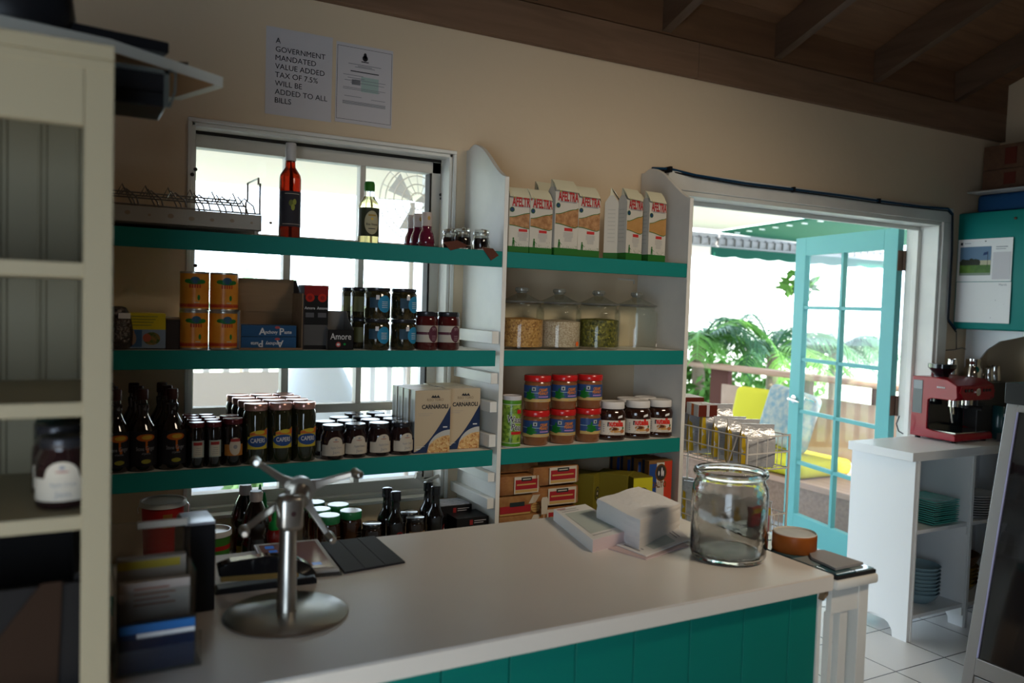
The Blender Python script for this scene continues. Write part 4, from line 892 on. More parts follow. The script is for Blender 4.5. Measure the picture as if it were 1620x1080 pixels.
for xx, w_, hh, lb in ((X(957, 790, -.20), .16, .029, 'low dark carton under the mustard cartons'), (X(999, 790, -.25), .0, 0, '')):
    if w_: t = thing('box', lb, 'box', (xx, -.205, z)); MB().box(-.08, .08, -.075, .08, 0, hh, M('dark_carton')).obj('carton', t)
t = thing('box', 'small dark carton under the bright yellow one', 'box', (X(999, 790, -.25)+.012, -.25, z)); MB().box(-.045, .045, -.055, .06, 0, .049, M('dark_carton')).obj('carton', t)
def coffee():
    w, d, h = .108, .052, .245; t = thing('coffee_box', None, None); b = MB(); TN = M('tan_carton', (.20, .10, .035), .55); b.box(-w/2, w/2, -d/2, d/2, 0, h, TN); f = -d/2-.0004
    zz = h*.12; b.box(-w/2+.002, -w/6, f-.0003, f, zz, h-.012, M('flag_blue', (.02, .06, .22), .45)); b.box(-w/6, w/6, f-.0003, f, zz, h-.008, M('flag_white', (.55, .53, .48), .5)); b.box(w/6, w/2, f-.0003, f, zz, h-.004, M('flag_red', (.50, .045, .02), .45))
    b.disc(.002, f-.0008, h*.81, .027, .034, M('emblem_brown', (.14, .06, .01), .5), 20); b.disc(.002, f-.0011, h*.81, .022, .029, M('emblem_black', (.03, .03, .03), .5), 18)
    for xx, zz2, a_, c_ in ((.006, .82, .004, .018), (-.008, .80, .003, .010), (.013, .795, .003, .012)): b.disc(xx, f-.0014, h*zz2, a_, c_, PAPERG, 8)
    b.text('FOALITO', .032, M('emblem_brown'), (-.010, f-.0012, h*.615), .02, w=w*.70); b.box(-w/6+.003, w/6-.003, f-.0008, f, h*.44, h*.445, INKG); b.box(-w/6+.003, w/6-.003, f-.0008, f, h*.42, h*.425, INKG)
    b.box(-w/2-.0004, -w/2, d*.05, d*.35, 0, h, M('flag_navy', (.01, .02, .05), .5)); b.obj('carton', t, bevel=.001); return t
k = Kind(coffee(), 'box', 'tan coffee boxes with a tricolour front')
x = X(1037, 780, -.25)
for i in range(4): k.put((x-.012*i-.004, -.255+.0535*i, z+.001), ('coffee box with blue, white and red front and round emblem', 'tan coffee box, second in the file behind the tricolour front', 'tan coffee box, third in the file', 'tan coffee box, fourth in the file', 'tan coffee box at the back of the file')[i], R(-3))

# ---- bottom shelf left (behind the counter)
z = SH[3]
t = thing('tub', 'red plastic tub with a white lid behind the clear leaflet holder', 'tub', (X(258, 800, -.16), -.16, z+.0))
b = MB(); TR = M('red_tub', (.36, .015, .012), .4); b.lathe([(.050, 0), (.058, .20), (.059, .212), (0, .212)], TR, 28)
b.wrap(.0583, -.1, .35, .150, .190, M('tub_print', (.30, .12, .02), .5), 6); b.obj('tub_body', t)
b = MB(); b.lathe([(.060, .205), (.065, .207), (.065, .216), (.063, .222), (.058, .222), (.056, .217), (0, .217)], M('cloudy_lid', (.55, .53, .50), .4), 30); b.obj('lid', t)
b = MB(); b.tube([(-.064, 0, .212), (-.07, -.01, .20), (-.068, -.02, .19)], .002, STEEL, 6); b.tube([(.064, 0, .212), (.072, .0, .20), (.070, .0, .15), (.062, 0, .11)], .002, STEEL, 6); b.obj('wire_handle', t)
t = thing('tub', 'small green tub with a white lid beside the black block', 'tub', (X(338, 860, -.25), -.236, z))
b = MB(); b.lathe([(.045, 0), (.048, .125), (0, .125)], M('green_tub', (.04, .17, .02), .4), 26); b.wrap(.0482, -PI, PI, .085, .098, TR, 24); b.obj('tub_body', t)
b = MB(); b.lathe([(.048, .122), (.053, .124), (.053, .136), (.051, .140), (.047, .140), (.045, .133), (0, .133)], M('tub_lid', (.62, .62, .62), .35), 28); b.obj('lid', t)
def soy():
    t = thing('bottle', None, None); SO = M('soy_bottle', (.008, .004, .003), .07, coat=.8); b = MB()
    b.lathe([(.040, 0), (.043, .006), (.043, .085), (.038, .095), (.038, .115), (.043, .125), (.041, .150), (.030, .185), (.018, .212), (.0165, .218), (0, .218)], SO, 10); b.obj('bottle_body', t)
    b = MB(); b.lathe([(.0175, .212), (.019, .216), (.019, .238), (.017, .243), (0, .243)], M('translucent_cap', (.45, .38, .36), .4), 18); b.obj('cap', t)
    b = MB(); b.wrap(.0438, -1.3, 1.3, .012, .062, M('soy_label_yellow', (.28, .20, .02), .5), 10); b.wrap(.0438, -.5, -.2, .012, .062, M('soy_label_red', (.25, .02, .01), .5), 3); b.obj('bottle_label', t); return t
k = Kind(soy(), 'bottle', 'large soy sauce bottles')
k.put((X(405, 800, -.235), -.235, z), 'large waisted soy sauce bottle in front of the window rail', R(10)); k.put((X(388, 800, -.14), -.14, z), 'large soy sauce bottle behind and left of its twin', R(30))
def sri():
    t = thing('bottle', None, None); SR = M('chilli_sauce', (.20, .008, .006), .12, coat=.6); b = MB()
    b.lathe([(.024, 0), (.027, .01), (.027, .08), (.022, .09), (.025, .10), (.025, .118), (.017, .140), (.014, .15), (0, .15)], SR, 20); b.obj('bottle_body', t)
    b = MB(); b.lathe([(.018, .138), (.019, .142), (.019, .158), (.012, .166), (.008, .172), (.008, .182), (.004, .205), (.0025, .212), (0, .213)], M('chilli_cap_green', (.01, .26, .05), .4), 18); b.obj('cap', t)
    b = MB(); b.box(-.012, .012, -.0275, -.027, .035, .05, WPR); b.obj('bottle_label', t); return t
k = Kind(sri(), 'bottle', 'chilli sauce bottles with green nozzles')
k.put((X(411, 790, -.07), -.07, z+.012), 'chilli sauce bottle with green nozzle, furthest back against the window', 0); k.put((X(418, 800, -.13), -.13, z-.0), 'chilli sauce bottle whose green nozzle rises right of the soy bottle', 0)
k.put((X(434, 830, -.22), -.22, z-.04+.04), 'chilli sauce bottle nearest the chrome stand', 0).scale = (1, 1, .84)
def glj():
    t = thing('jar', None, None); b = MB(); BRJ = M('amber_brown_jar', (.05, .018, .006), .07, coat=.6, noise=((.02, .008, .004), 20))
    r = .036; b.lathe([(r*.93, 0), (r, .005), (r, .095), (r*.95, .108), (r*.88, .116), (0, .116)], BRJ, 28); b.obj('jar_body', t)
    b = MB(); GL = M('jar_green_lid', (.015, .19, .06), .3, coat=.3); b.lathe([(r*.95, .116), (r*.98, .118), (r*.98, .137), (r*.94, .140), (0, .140)], GL, 30); b.lathe([(r*.86, .1402), (r*.86, .1405), (0, .1405)], M('lid_top_white', (.62, .66, .64), .25), 24); b.obj('lid', t)
    b = MB()
    for i in range(6): b.box(.008, .028, -r*.93-.001, -r*.93, .03+i*.009, .032+i*.009, M('faint_print', (.12, .09, .06), .5))
    b.obj('jar_label', t); return t
k = Kind(glj(), 'jar', 'brown jars with green lids')
for px, py, y, lb in ((520, 820, -.25, 'green-lidded brown jar, front row left'), (555, 815, -.22, 'green-lidded brown jar, front row right'), (535, 803, -.13, 'green-lidded brown jar, behind the front pair on the right'), (506, 808, -.165, 'green-lidded brown jar, behind the front pair on the left'), (497, 800, -.07, 'green-lidded brown jar furthest back, mostly hidden by the chrome stand')):
    k.put((X(px, py, y), y, z+.012), lb)
def kj2():
    return dkjar(.105, .032, M('black_lid', (.015, .015, .017), .2, coat=.4), lambda b, r, h: b.wrap(r, -1, 1, h*.2, h*.6, M('honey_label', (.22, .13, .05), .5), 10), mat=M('dark_jar', (.02, .012, .008), .07, coat=.6))
k = Kind(kj2(), 'jar', 'black-lidded jars')
for px, py, y, lb in ((588, 838, -.27, 'short black-lidded jar beside the black tablet cover'), (647, 812, -.18, 'black-lidded jar behind its twin between the dark bottles'), (657, 822, -.25, 'black-lidded honey coloured jar between the two pairs of dark bottles')): k.put((X(px, py, y), y, z+.012), lb)
def beer():
    t = thing('bottle', None, None); b = MB(); b.lathe([(.028, 0), (.031, .004), (.031, .105), (.027, .120), (.0155, .140), (.0135, .17), (.0135, .19), (.016, .193), (.016, .197), (0, .197)], M('black_glass_bottle', (.006, .005, .005), .06, coat=.8), 24); b.obj('bottle_body', t)
    b = MB(); b.lathe([(.0165, .180), (.0168, .184), (.0165, .208), (.014, .210), (0, .210)], M('black_capsule', (.01, .01, .012), .25, coat=.3), 18); b.obj('capsule', t)
    b = MB(); b.blob(.0316, .15, .068, .014, .016, M('badge_red', (.22, .015, .015), .5), 16); b.blob(.0319, .15, .068, .010, .012, BLACK, 14); b.wrap(.0321, -.1, .4, .066, .070, PAPERG, 4); b.obj('bottle_label', t); return t
k = Kind(beer(), 'bottle', 'slim black bottles on the bottom shelf')
for px, y, lb, rz in ((626, -.26, 'slim black bottle with a red ring badge, front of the left pair', 0), (612, -.20, 'slim black bottle, rear of the left pair', 1.4), (689, -.235, 'slim black bottle, front of the right pair', .8), (677, -.165, 'slim black bottle, rear of the right pair under the window crank', 2)): k.put((X(px, 800, y), y, z), lb, rz)
for i, (px, py, y, hh, lb) in enumerate(((716, 815, -.14, .125, 'black shrink-wrapped carton lying against the divider'), (742, 825, -.22, .10, 'black carton with small red mark in front of the wrapped one'))):
    p = at_y(px, py, y); t = thing('box', lb, 'box', (p.x-.01, y, z)); b = MB(); b.box(-.06, .06, -.05, .05, 0, hh, BK)
    b.box(-.012, .0, -.051, -.05, hh-.025, hh-.008, M('small_red', (.25, .02, .02), .4)); b.box(.005, .05, -.051, -.05, hh-.013, hh-.011, PAPERG); b.box(.005, .04, -.051, -.05, hh-.020, hh-.018, PAPERG)
    if i == 0: b.box(-.055, .055, -.045, .045, hh, hh+.002, M('wrinkled_film', (.35, .37, .42), .15, bump=1, bscale=50))
    b.obj('carton', t, bevel=.001)

# ================================================================ COUNTER
CZ = .90; CY0, CY1 = -1.44, -.74; CX0, CX1 = .064, 1.60
t = thing('counter', 'long shop counter with a pale laminate top and teal boarded front', 'counter', (.83, -1.09, 0)); L = t.location
Tm = Matrix.Translation(-L)
b = MB(); b.box(CX0, CX1, CY0, CY1, CZ-.036, CZ, COUNTER, Tm); b.box(CX0, CX1-.0, CY0-.0035, CY0, CZ-.038, CZ-.002, M('counter_edge', (.70, .64, .56), .45), Tm); b.box(CX1, CX1+.003, CY0, CY1, CZ-.038, CZ-.002, M('counter_edge'), Tm); b.obj('worktop', t, bevel=.0012)
b = MB(); px_ = CX0
gx = [at_y(px, 1000, -1.415).x for px in (700, 808, 912, 1004, 1092, 1176, 1248)]
es = [CX0]+gx+[CX1-.018]
for a, c in zip(es, es[1:]): b.box(a+.0015, c-.0015, -1.415, -1.40, 0, CZ-.036, TEALP, Tm)
b.box(CX0, CX1-.018, -1.402, -1.39, 0, CZ-.036, M('groove_teal', (.006, .09, .075), .5), Tm); b.obj('front_boards', t, bevel=.001)
b = MB(); b.box(CX0, CX1-.018, -1.39, CY1+.02, .0, CZ-.036, WHITE, Tm); b.box(CX1-.018, CX1-.006, -1.418, CY1+.02, 0, CZ-.036, WHITE, Tm); b.obj('carcass', t)
b = MB(); q = at_y(1314, 931, -1.445); b.prism([(q.x-.012, CZ-.062), (q.x+.004, CZ-.050), (q.x+.004, CZ-.038), (q.x-.004, CZ-.038)], 1, -1.436, -1.42, CARD, Tm); b.obj('loose_shim', t)

# side table
t = thing('side_table', 'low white slatted table butting against the right end of the counter', 'table', (1.68, -1.2, 0)); L = t.location; Tm = Matrix.Translation(-L)
TX0, TX1, TY0, TY1, TZ = 1.604, 1.752, -1.452, -.98, .886
b = MB(); b.rbox(TX0, TX1, TY0, TY1, TZ-.024, TZ, WHITE, .006, Tm); b.obj('table_top', t)
b = MB(); b.box(TX0+.002, TX1-.03, -1.435, -1.42, TZ-.085, TZ-.024, WHITE, Tm); b.box(TX1-.035, TX1-.02, -1.42, TY1+.02, TZ-.085, TZ-.024, WHITE, Tm); b.obj('apron', t)
for y in (-1.43, TY1+.03):
    b = MB(); b.box(TX1-.052, TX1-.018, y-.008, y+.025, 0, TZ-.024, WHITE, Tm); b.obj('leg', t, bevel=.001)
for xx in (TX0+.003, 1.642):
    b = MB(); b.box(xx, xx+.027 if xx > 1.62 else xx+.012, -1.432, -1.414, 0, TZ-.085, WHITE, Tm); b.obj('slat', t)
# mosaic mat + slates
t = thing('mosaic_mat', 'dark teal glass mosaic mat on the slatted side table', 'mat', (1.675, -1.25, TZ))
b = MB(); b.box(-.066, .072, -.196, .23, 0, .009, M('dark_mat_board', (.02, .02, .02), .6)); GT = M('teal_glass_tile', (.03, .10, .12), .08, coat=.5); GT2 = M('pale_glass_tile', (.25, .33, .34), .08, coat=.5)
for i in range(2):
    for j in range(6): b.box(-.062+i*.067, -.062+i*.067+.063, -.192+j*.070, -.192+j*.070+.065, .009, .0125, GT2 if (i+j) % 3 == 1 else GT)
b.obj('mosaic', t)
SLT = M('grey_card', (.28, .26, .25), .55); p0 = [at_z(x, y, TZ+.022) for x, y in ((1279, 868), (1304, 868), (1366, 888), (1322, 897), (1284, 880))]
b = MB(); c0 = sum(p0, Vector())/5; b.prism([(p.x-c0.x, p.y-c0.y) for p in p0], 2, -.006, .0, SLT)
o = b.obj('menu_card', loc=(c0.x, c0.y, TZ+.020)); tag(o, 'grey leaflet fanned on top of the mosaic mat', 'card')
# orange pot
t = thing('pot', 'round orange-brown pot with a pale filled top at the right end of the counter', 'pot', (1.674, -1.255, TZ+.0126))
b = MB(); OP = M('amber_pot', (.34, .095, .015), .35, noise=((.26, .065, .012), 8)); r = .056
b.lathe([(r*.96, 0), (r, .004), (r, .040), (r*.985, .046), (r*.95, .048), (r*.93, .046), (r*.92, .035), (0, .034)], OP, 36, mats=[OP, OP, OP, M('pot_rim', (.60, .56, .48), .4), M('pot_rim'), M('pot_rim'), M('pot_rim')]); b.lathe([(r*.915, .0435), (0, .0445)], M('pot_fill', (.55, .54, .50), .5, noise=((.45, .45, .43), 20)), 28); b.obj('pot_body', t)
t = thing('snack_packet', 'small red and yellow packet standing behind the orange pot', 'packet', (1.705, -1.10, TZ+.0126)); b = MB(); b.rbox(-.03, .03, -.012, .012, 0, .075, M('packet_red', (.35, .02, .03), .4), .006); b.box(-.03, .03, -.0125, -.012, .05, .07, M('packet_yellow', (.45, .33, .03), .4)); b.obj('packet_body', t)

# big clear jar
t = thing('glass_jar', 'big open clear glass jar with thick rim standing on the counter end', 'jar', (1.461, -1.235, CZ))
b = MB(); r = .093
JG = M('thick_jar_glass', (.95, .97, .96), .02, trans=1, bump=.35, bscale=9)
b.lathe([(r*.84, .001), (r*.95, .004), (r*1.0, .016), (r*1.0, .165), (r*.98, .180), (r*.92, .192), (r*.90, .198), (r*.905, .204), (r*.97, .208), (r*.99, .214), (r*.96, .221), (r*.91, .222), (r*.85, .217), (r*.845, .198), (r*.87, .190), (r*.93, .178), (r*.955, .165), (r*.955, .022), (r*.88, .012), (0, .010)], JG, 56)
b.obj('jar_glass', t)
b = MB(); FILM = hazy('crinkled_film', .36); random.seed(3)
n_, m_ = 22, 12; vs = []
for j in range(m_+1):
    for i in range(n_): a = 2*PI*i/n_; rr = r*(.83+.08*math.sin(i*2.3+j*1.7)*math.cos(j*2.1+i)); vs.append((rr*math.cos(a), rr*math.sin(a), .016+j*.0125+.004*math.sin(i*1.7)))
b.add(vs, [(j*n_+i, j*n_+(i+1) % n_, (j+1)*n_+(i+1) % n_, (j+1)*n_+i) for j in range(m_) for i in range(n_)], FILM, False); o = b.obj('plastic_liner', t)

# guest-check pad, napkins, loose slips
t = thing('order_pad', 'thick block of printed order slips beside the napkins', 'pad', (1.27, -.90, CZ+.0005)); L = t.location
b = MB(); top = [at_z(x, y, CZ+.032) for x, y in ((876, 805), (926, 797), (998, 838), (938, 854))]; bot = [Vector((p.x*1.0, p.y, CZ)) for p in top]
PK = M('pink_page_edges', (.62, .48, .47), .7); c_ = [p-L for p in top]; d_ = [p-L for p in bot]
b.add(d_+c_, [(3, 2, 1, 0), (4, 5, 6, 7), (0, 1, 5, 4), (1, 2, 6, 5), (3, 0, 4, 7)], PAPER); b.add([d_[2], d_[3], c_[3], c_[2]], [(0, 1, 2, 3)], PK)
def on(u, v, e=.0006): q = c_[0].lerp(c_[1], u).lerp(c_[3].lerp(c_[2], u), v); return (q.x, q.y, q.z+e)
b.quad(on(.12, .2), on(.9, .2), on(.9, .85), on(.12, .85), M('mint_print', (.52, .58, .54), .7))
for v in (.08, .14, .9): b.quad(on(.1, v, .0008), on(.6, v, .0008), on(.6, v+.012, .0008), on(.1, v+.012, .0008), INKG)
b.quad(on(.05, .03, .0008), on(.3, .03, .0008), on(.3, .07, .0008), on(.05, .07, .0008), M('pink_ink', (.60, .35, .36), .7))
b.obj('slip_block', t)
t = thing('napkin_stack', 'tall stack of folded white paper napkins next to the order pad', 'napkins', (1.39, -.97, CZ)); L = t.location
NP = M('napkin_paper', (.80, .80, .80), .85, bump=.4, bscale=60); NPE = M('napkin_edges', (.70, .64, .57), .9)
b = MB(); tq = [at_z(x, y, zz) for x, y, zz in ((945, 789, .985), (1010, 772, .985), (1076, 795, .975), (1013, 823, .98))]
N = 10; vs = []
for j in range(N+1):
    for i in range(N+1):
        q = tq[0].lerp(tq[1], i/N).lerp(tq[3].lerp(tq[2], i/N), j/N); vs.append((q.x-L.x, q.y-L.y, q.z-L.z+.004*math.sin(i/N*PI)*math.sin(j/N*PI)+.0012*math.sin(i*1.1+j*.7)+.006*(1-j/N)*(i/N)))
b.add(vs, [(j*(N+1)+i, j*(N+1)+i+1, (j+1)*(N+1)+i+1, (j+1)*(N+1)+i) for j in range(N) for i in range(N)], NP, True)
ring = [i for i in range(N+1)]+[(N+1)*j+N for j in range(1, N+1)]+[(N+1)*N+i for i in range(N-1, -1, -1)]+[(N+1)*j for j in range(N-1, 0, -1)]
K = 9; lay = []
for q in range(K+1):
    s_ = 1-q/K
    for idx in ring: v = vs[idx]; wob = 1+(.012 if q % 2 else 0)+.01*math.sin(q*2+idx); lay.append((v[0]*wob, v[1]*wob, v[2]*s_))
n = len(ring)
for q in range(K):
    for i in range(n): b.add([lay[q*n+i], lay[q*n+(i+1) % n], lay[(q+1)*n+(i+1) % n], lay[(q+1)*n+i]], [(0, 1, 2, 3)], NP if i >= 30 or i < 10 else (NPE if 20 <= i < 30 else NP), False)
b.obj('folded_napkins', t)
for i, (pts, zz, m_, lb) in enumerate((( ((962, 867), (1040, 842), (1090, 862), (1022, 884)), .003, PK, 'pinkish loose order slips fanned out under the white ones'),
                         (((975, 861), (1068, 832), (1092, 852), (1022, 879)), .006, PAPER, 'loose white order slip with mint print lying before the napkins'))):
    P = [at_z(x, y, CZ+zz) for x, y in pts]; c0 = sum(P, Vector())/4; b = MB(); b.prism([(p.x-c0.x, p.y-c0.y) for p in P], 2, -.0025, 0, m_)
    if i == 1:
        q = [(P[0].lerp(P[1], u).lerp(P[3].lerp(P[2], u), v)-c0) for u, v in ((.25, .1), (.72, .1), (.72, .85), (.25, .85))]; b.add([(p.x, p.y, .0006) for p in q], [(3, 2, 1, 0)], M('mint_print'))
        for u in (.05, .12, .8, .86): q = [(P[0].lerp(P[1], a).lerp(P[3].lerp(P[2], a), v)-c0) for a, v in ((u, .15), (u+.02, .15), (u+.02, .7), (u, .7))]; b.add([(p.x, p.y, .0007) for p in q], [(3, 2, 1, 0)], INKG)
    tag(b.obj('order_slip', loc=c0), lb, 'paper')
# dark edge between pad and napkins, stood in for by a black rod
b = MB(); a, c = at_z(958, 797, CZ+.012), at_z(1006, 840, CZ+.012); dv = (c-a); b.tube([a, a+dv*.5, c-dv*.02, c+Vector((.004, -.004, -.012))], .004, BLACK, 8); tag(b.obj('dark_rod', ), 'black rod along the dark edge between order pad and napkins', 'dark_rod')

# tablet and cover
t = thing('tablet', 'tablet computer with reddish screen lying on a dark plate behind the chrome stand', 'tablet', (.48, -.83, CZ)); L = t.location
P = [at_z(x, y, CZ+.012) for x, y in ((401, 861), (502, 852), (537, 899), (424, 908))]
def slab(Pq, z0, z1, m_, ins=0):
    c0 = sum(Pq, Vector())/len(Pq); b_ = MB(); b_.prism([((p.x-c0.x)*(1-ins)+c0.x-L.x, (p.y-c0.y)*(1-ins)+c0.y-L.y) for p in Pq], 2, z0, z1, m_); return b_
slab(P, .004, .012, M('tablet_shell', (.45, .43, .40), .35)).obj('tablet_body', t, bevel=.002)
b = slab(P, .0121, .0126, M('tablet_screen', (.16, .085, .08), .12, emit=.12), .13)
c0 = sum(P, Vector())/4; BLs = M('screen_blue', (.03, .12, .42), .15, emit=.35)
for (u, v, du, dv_) in ((.12, .10, .14, .10), (.15, .26, .13, .08), (.68, .78, .14, .09)):
    q = [c0+((P[0].lerp(P[1], a).lerp(P[3].lerp(P[2], a), e_))-c0)*.95-L for a, e_ in ((u, v), (u+du, v), (u+du, v+dv_), (u, v+dv_))]; b.add([(p.x, p.y, .0128) for p in q], [(3, 2, 1, 0)], BLs)
b.obj('screen', t)
b = slab([p+Vector((0.003, -.012, 0)) for p in P], 0, .004, M('dark_plate', (.05, .045, .04), .4)); b.obj('stand_plate', t)
P = [at_z(x, y, CZ+.006) for x, y in ((506, 857), (593, 847), (641, 887), (545, 904))]; c0 = sum(P, Vector())/4; b = MB(); LEA = M('dark_leather', (.030, .027, .030), .55)
for i in range(3):
    u0, u1 = i/3+.006, (i+1)/3-.006; q = [P[0].lerp(P[1], u).lerp(P[3].lerp(P[2], u), v)-c0 for u, v in ((u0, 0), (u1, 0), (u1, 1), (u0, 1))]; b.prism([(p.x, p.y) for p in q], 2, 0, .005, LEA)
b.prism([(p.x-c0.x, p.y-c0.y) for p in P], 2, 0, .003, LEA)
tag(b.obj('tablet_cover', loc=(c0.x, c0.y, CZ+.0005)), 'black three-fold tablet cover lying flat on the counter', 'cover')

# chrome tablet stand
t = thing('tablet_stand', 'chrome counter stand with round base and four clawed arms', 'tablet stand', (.382, -1.17, CZ)); L = t.location
b = MB(); b.lathe([(.117, 0), (.118, .003), (.114, .006), (.03, .010), (0, .010)], CHROME, 56); b.obj('base_plate', t)
b = MB(); b.lathe([(.020, .010), (.0185, .05), (.0155, .17), (0, .17)], CHROME, 28); b.obj('pole', t)
hub = at_y(459, 806, -1.17)-L
b = MB(); b.rbox(hub.x-.024, hub.x+.024, -.02, .02, hub.z-.040, hub.z+.030, CHROME, .012, seg=3); b.disc(hub.x+.002, -.0205, hub.z-.004, .005, .005, M('screw_dark', (.10, .05, .05), .4, .8), 12)
b.tube([(hub.x, 0, hub.z), (hub.x+.004, .028, hub.z+.022)], .016, CHROME, 14); b.obj('tilt_joint', t)
cen = at_y(474, 776, -1.145)-L
b = MB(); ends = [at_y(px, py, -1.165)-L for px, py in ((404, 730), (520, 848), (562, 748), (386, 838))]
b.tube([(cen.x-.008, .0, hub.z+.016), (cen.x, .022, cen.z)], .020, CHROME, 16); b.tube([(cen.x, .016, cen.z), (cen.x, .034, cen.z+.004)], [.030, .026], CHROME, 24); b.obj('back_plate', t)
for e in ends:
    s0 = Vector((cen.x, .028, cen.z)); dr_ = (e-s0); d2 = Vector((dr_.x, 0, dr_.z)).normalized(); pr = Vector((-d2.z, 0, d2.x)); b = MB(); vs = []
    for u, wd in ((0, .024), (.18, .014), (.4, .0075), (.7, .006), (1, .0055)):
        p = s0.lerp(e, u)+Vector((0, .006*math.sin(u*3.1), 0))
        for yy in (-.005, .005):
            for sg in (-1, 1): q = p+pr*wd*sg; vs.append((q.x, q.y+yy, q.z))
    fs = []
    for j in range(4): o_ = j*4; fs += [(o_, o_+4, o_+5, o_+1), (o_+2, o_+3, o_+7, o_+6), (o_, o_+2, o_+6, o_+4), (o_+1, o_+5, o_+7, o_+3)]
    fs += [(0, 1, 3, 2), (16, 18, 19, 17)]; b.add(vs, fs, CHROME)
    b.tube([e+Vector((0, .006, 0)), e+Vector((0, -.014, 0)), e+d2*.004+Vector((0, -.026, 0))], [.010, .009, .007], CHROME, 14); b.obj('arm', t, bevel=.002)
# stapler
t = thing('stapler', 'black desk stapler lying behind the chrome stand', 'stapler', (.375, -1.0, CZ)); b = MB(); R0 = Matrix.Rotation(R(-3), 4, 'Z')
b.prism([(-.10, .0), (.108, .0), (.108, .010), (.10, .016), (-.095, .012)], 1, -.018, .018, BLACK, R0); b.obj('stapler_base', t, bevel=.002)
b = MB(); b.prism([(-.092, .036), (-.096, .058), (-.07, .066), (.0, .070), (.06, .062), (.095, .040), (.108, .020), (.085, .017), (.06, .030)], 1, -.016, .016, BLACKG, R0); b.obj('stapler_top', t, bevel=.003)
b = MB(); b.prism([(-.088, .024), (.07, .016), (.07, .028), (-.088, .036)], 1, -.010, .010, GLOW, R0); b.obj('staple_channel', t)
# black block (receipt printer side)
t = thing('receipt_printer', 'upright black receipt printer with a rounded grey top, left of the stapler', 'printer', (.225, -1.02, CZ)); b = MB()
b.prism([(-.075, 0), (.075, 0), (.075, .130), (.055, .155), (.02, .168), (-.075, .172)], 0, -.022, .036, BLACK); b.obj('printer_body', t, bevel=.003)
b = MB(); b.prism([(-.077, .172), (.02, .170), (.055, .157), (.075, .132), (.077, .134), (.057, .160), (.02, .175), (-.077, .177)], 0, -.020, .034, M('pearl_plastic', (.33, .34, .38), .25)); b.obj('top_cover', t)
# leaflet holder
t = thing('leaflet_holder', 'clear acrylic leaflet holder with blue leaflets at the left end of the counter', 'leaflet holder', (.135, -1.24, CZ)); b = MB()
AC = pane('acrylic', (.90, .92, .92), .09, .8)
b.box(-.062, .068, .06, .063, .002, .21, AC); b.box(-.062, .068, -.03, -.027, .002, .115, AC); b.box(-.062, -.059, -.03, .06, .002, .14, AC); b.box(.065, .068, -.03, .06, .002, .14, AC); b.box(-.062, .068, -.095, .063, .0005, .003, AC)
b.box(-.062, .068, -.095, -.092, .003, .06, AC); b.obj('holder_body', t)
b = MB(); b.box(-.02, .062, .050, .056, .200, .212, M('pale_strip', (.50, .47, .42), .5)); b.obj('top_strip', t)
for i, (y, h, m_, lb) in enumerate(((-.088, .078, M('leaflet_blue', (.005, .015, .055), .4), 'dark blue leaflets in the front pocket of the clear holder'), (-.022, .125, M('leaflet_pale', (.45, .38, .34), .5), 'pale striped leaflets in the middle pocket of the clear holder'), (.03, .150, M('leaflet_card', (.30, .26, .22), .6), 'yellow-banded cards in the back pocket of the clear holder'))):
    tt = thing('leaflets', lb, 'leaflets', (.135, -1.24+y, CZ+.0035)); b = MB(); b.box(-.052 if i else -.056, .058, 0, (.012, .014, .02)[i], 0, h, m_)
    if i == 0: b.box(-.056, .058, -.0006, 0, h-.014, h, M('leaflet_sky', (.02, .12, .35), .4)); b.box(-.03, .058, -.0008, 0, h-.022, h-.015, WPR)
    if i == 1:
        for j in range(4): b.box(-.03, .035-.01*(j % 2), -.0006, 0, .085+j*.009, .088+j*.009, M('leaflet_rust', (.30, .14, .10), .5))
    if i == 2: b.box(-.052, .048, -.0006, 0, h-.018, h-.004, M('mustard_band', (.40, .31, .03), .5))
    b.obj('leaflet_pack', tt)

# ================================================================ HUTCH (left foreground)
HY0, HY1, HX0, HX1, HZ = -1.5, -1.16, -.86, .058, 1.843
t = thing('hutch', 'tall cream shelf cabinet with beadboard back cut off by the left edge', 'cabinet', (-.4, -1.33, 0)); L = t.location; Tm = Matrix.Translation(-L)
zz = lambda py: at_y(70, py, HY0).z
b = MB(); b.box(HX1-.012, HX1, HY0+.018, HY1, 0, HZ, HUTCH, Tm); b.box(HX0, HX0+.018, HY0+.018, HY1, 0, HZ, HUTCH, Tm); b.box(HX0, HX1, HY0+.018, HY1, HZ-.018, HZ, HUTCH, Tm); b.obj('carcass', t)
b = MB(); b.box(HX1-.036, HX1, HY0, HY0+.018, 0, HZ, HUTCH, Tm); b.box(HX0, HX0+.05, HY0, HY0+.018, 0, HZ, HUTCH, Tm)
zr = at_y(70, 191, HY0).z; b.box(HX0+.05, HX1-.036, HY0, HY0+.018, zr, HZ, HUTCH, Tm)
for a_, c_2, d_2 in ((0, .02, .006), (.02, .034, .003)): b.box(HX0, HX1+.0, HY0-d_2, HY0, HZ-c_2, HZ-a_, HUTCH, Tm)
b.obj('face_frame', t, bevel=.002)
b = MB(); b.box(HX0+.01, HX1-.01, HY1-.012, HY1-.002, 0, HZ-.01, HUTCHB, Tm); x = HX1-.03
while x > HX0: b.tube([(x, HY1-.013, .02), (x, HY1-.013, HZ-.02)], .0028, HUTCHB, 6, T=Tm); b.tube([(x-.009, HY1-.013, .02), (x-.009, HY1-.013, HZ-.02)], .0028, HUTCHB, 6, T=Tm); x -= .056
b.obj('beadboard_back', t)
for pa, pb in ((412, 437), (638, 662), (821, 845)):
    b = MB(); b.box(HX0+.018, HX1-.012, HY0+.006, HY1-.014, zz(pb), zz(pa), HUTCH, Tm); b.obj('shelf', t, bevel=.0015)
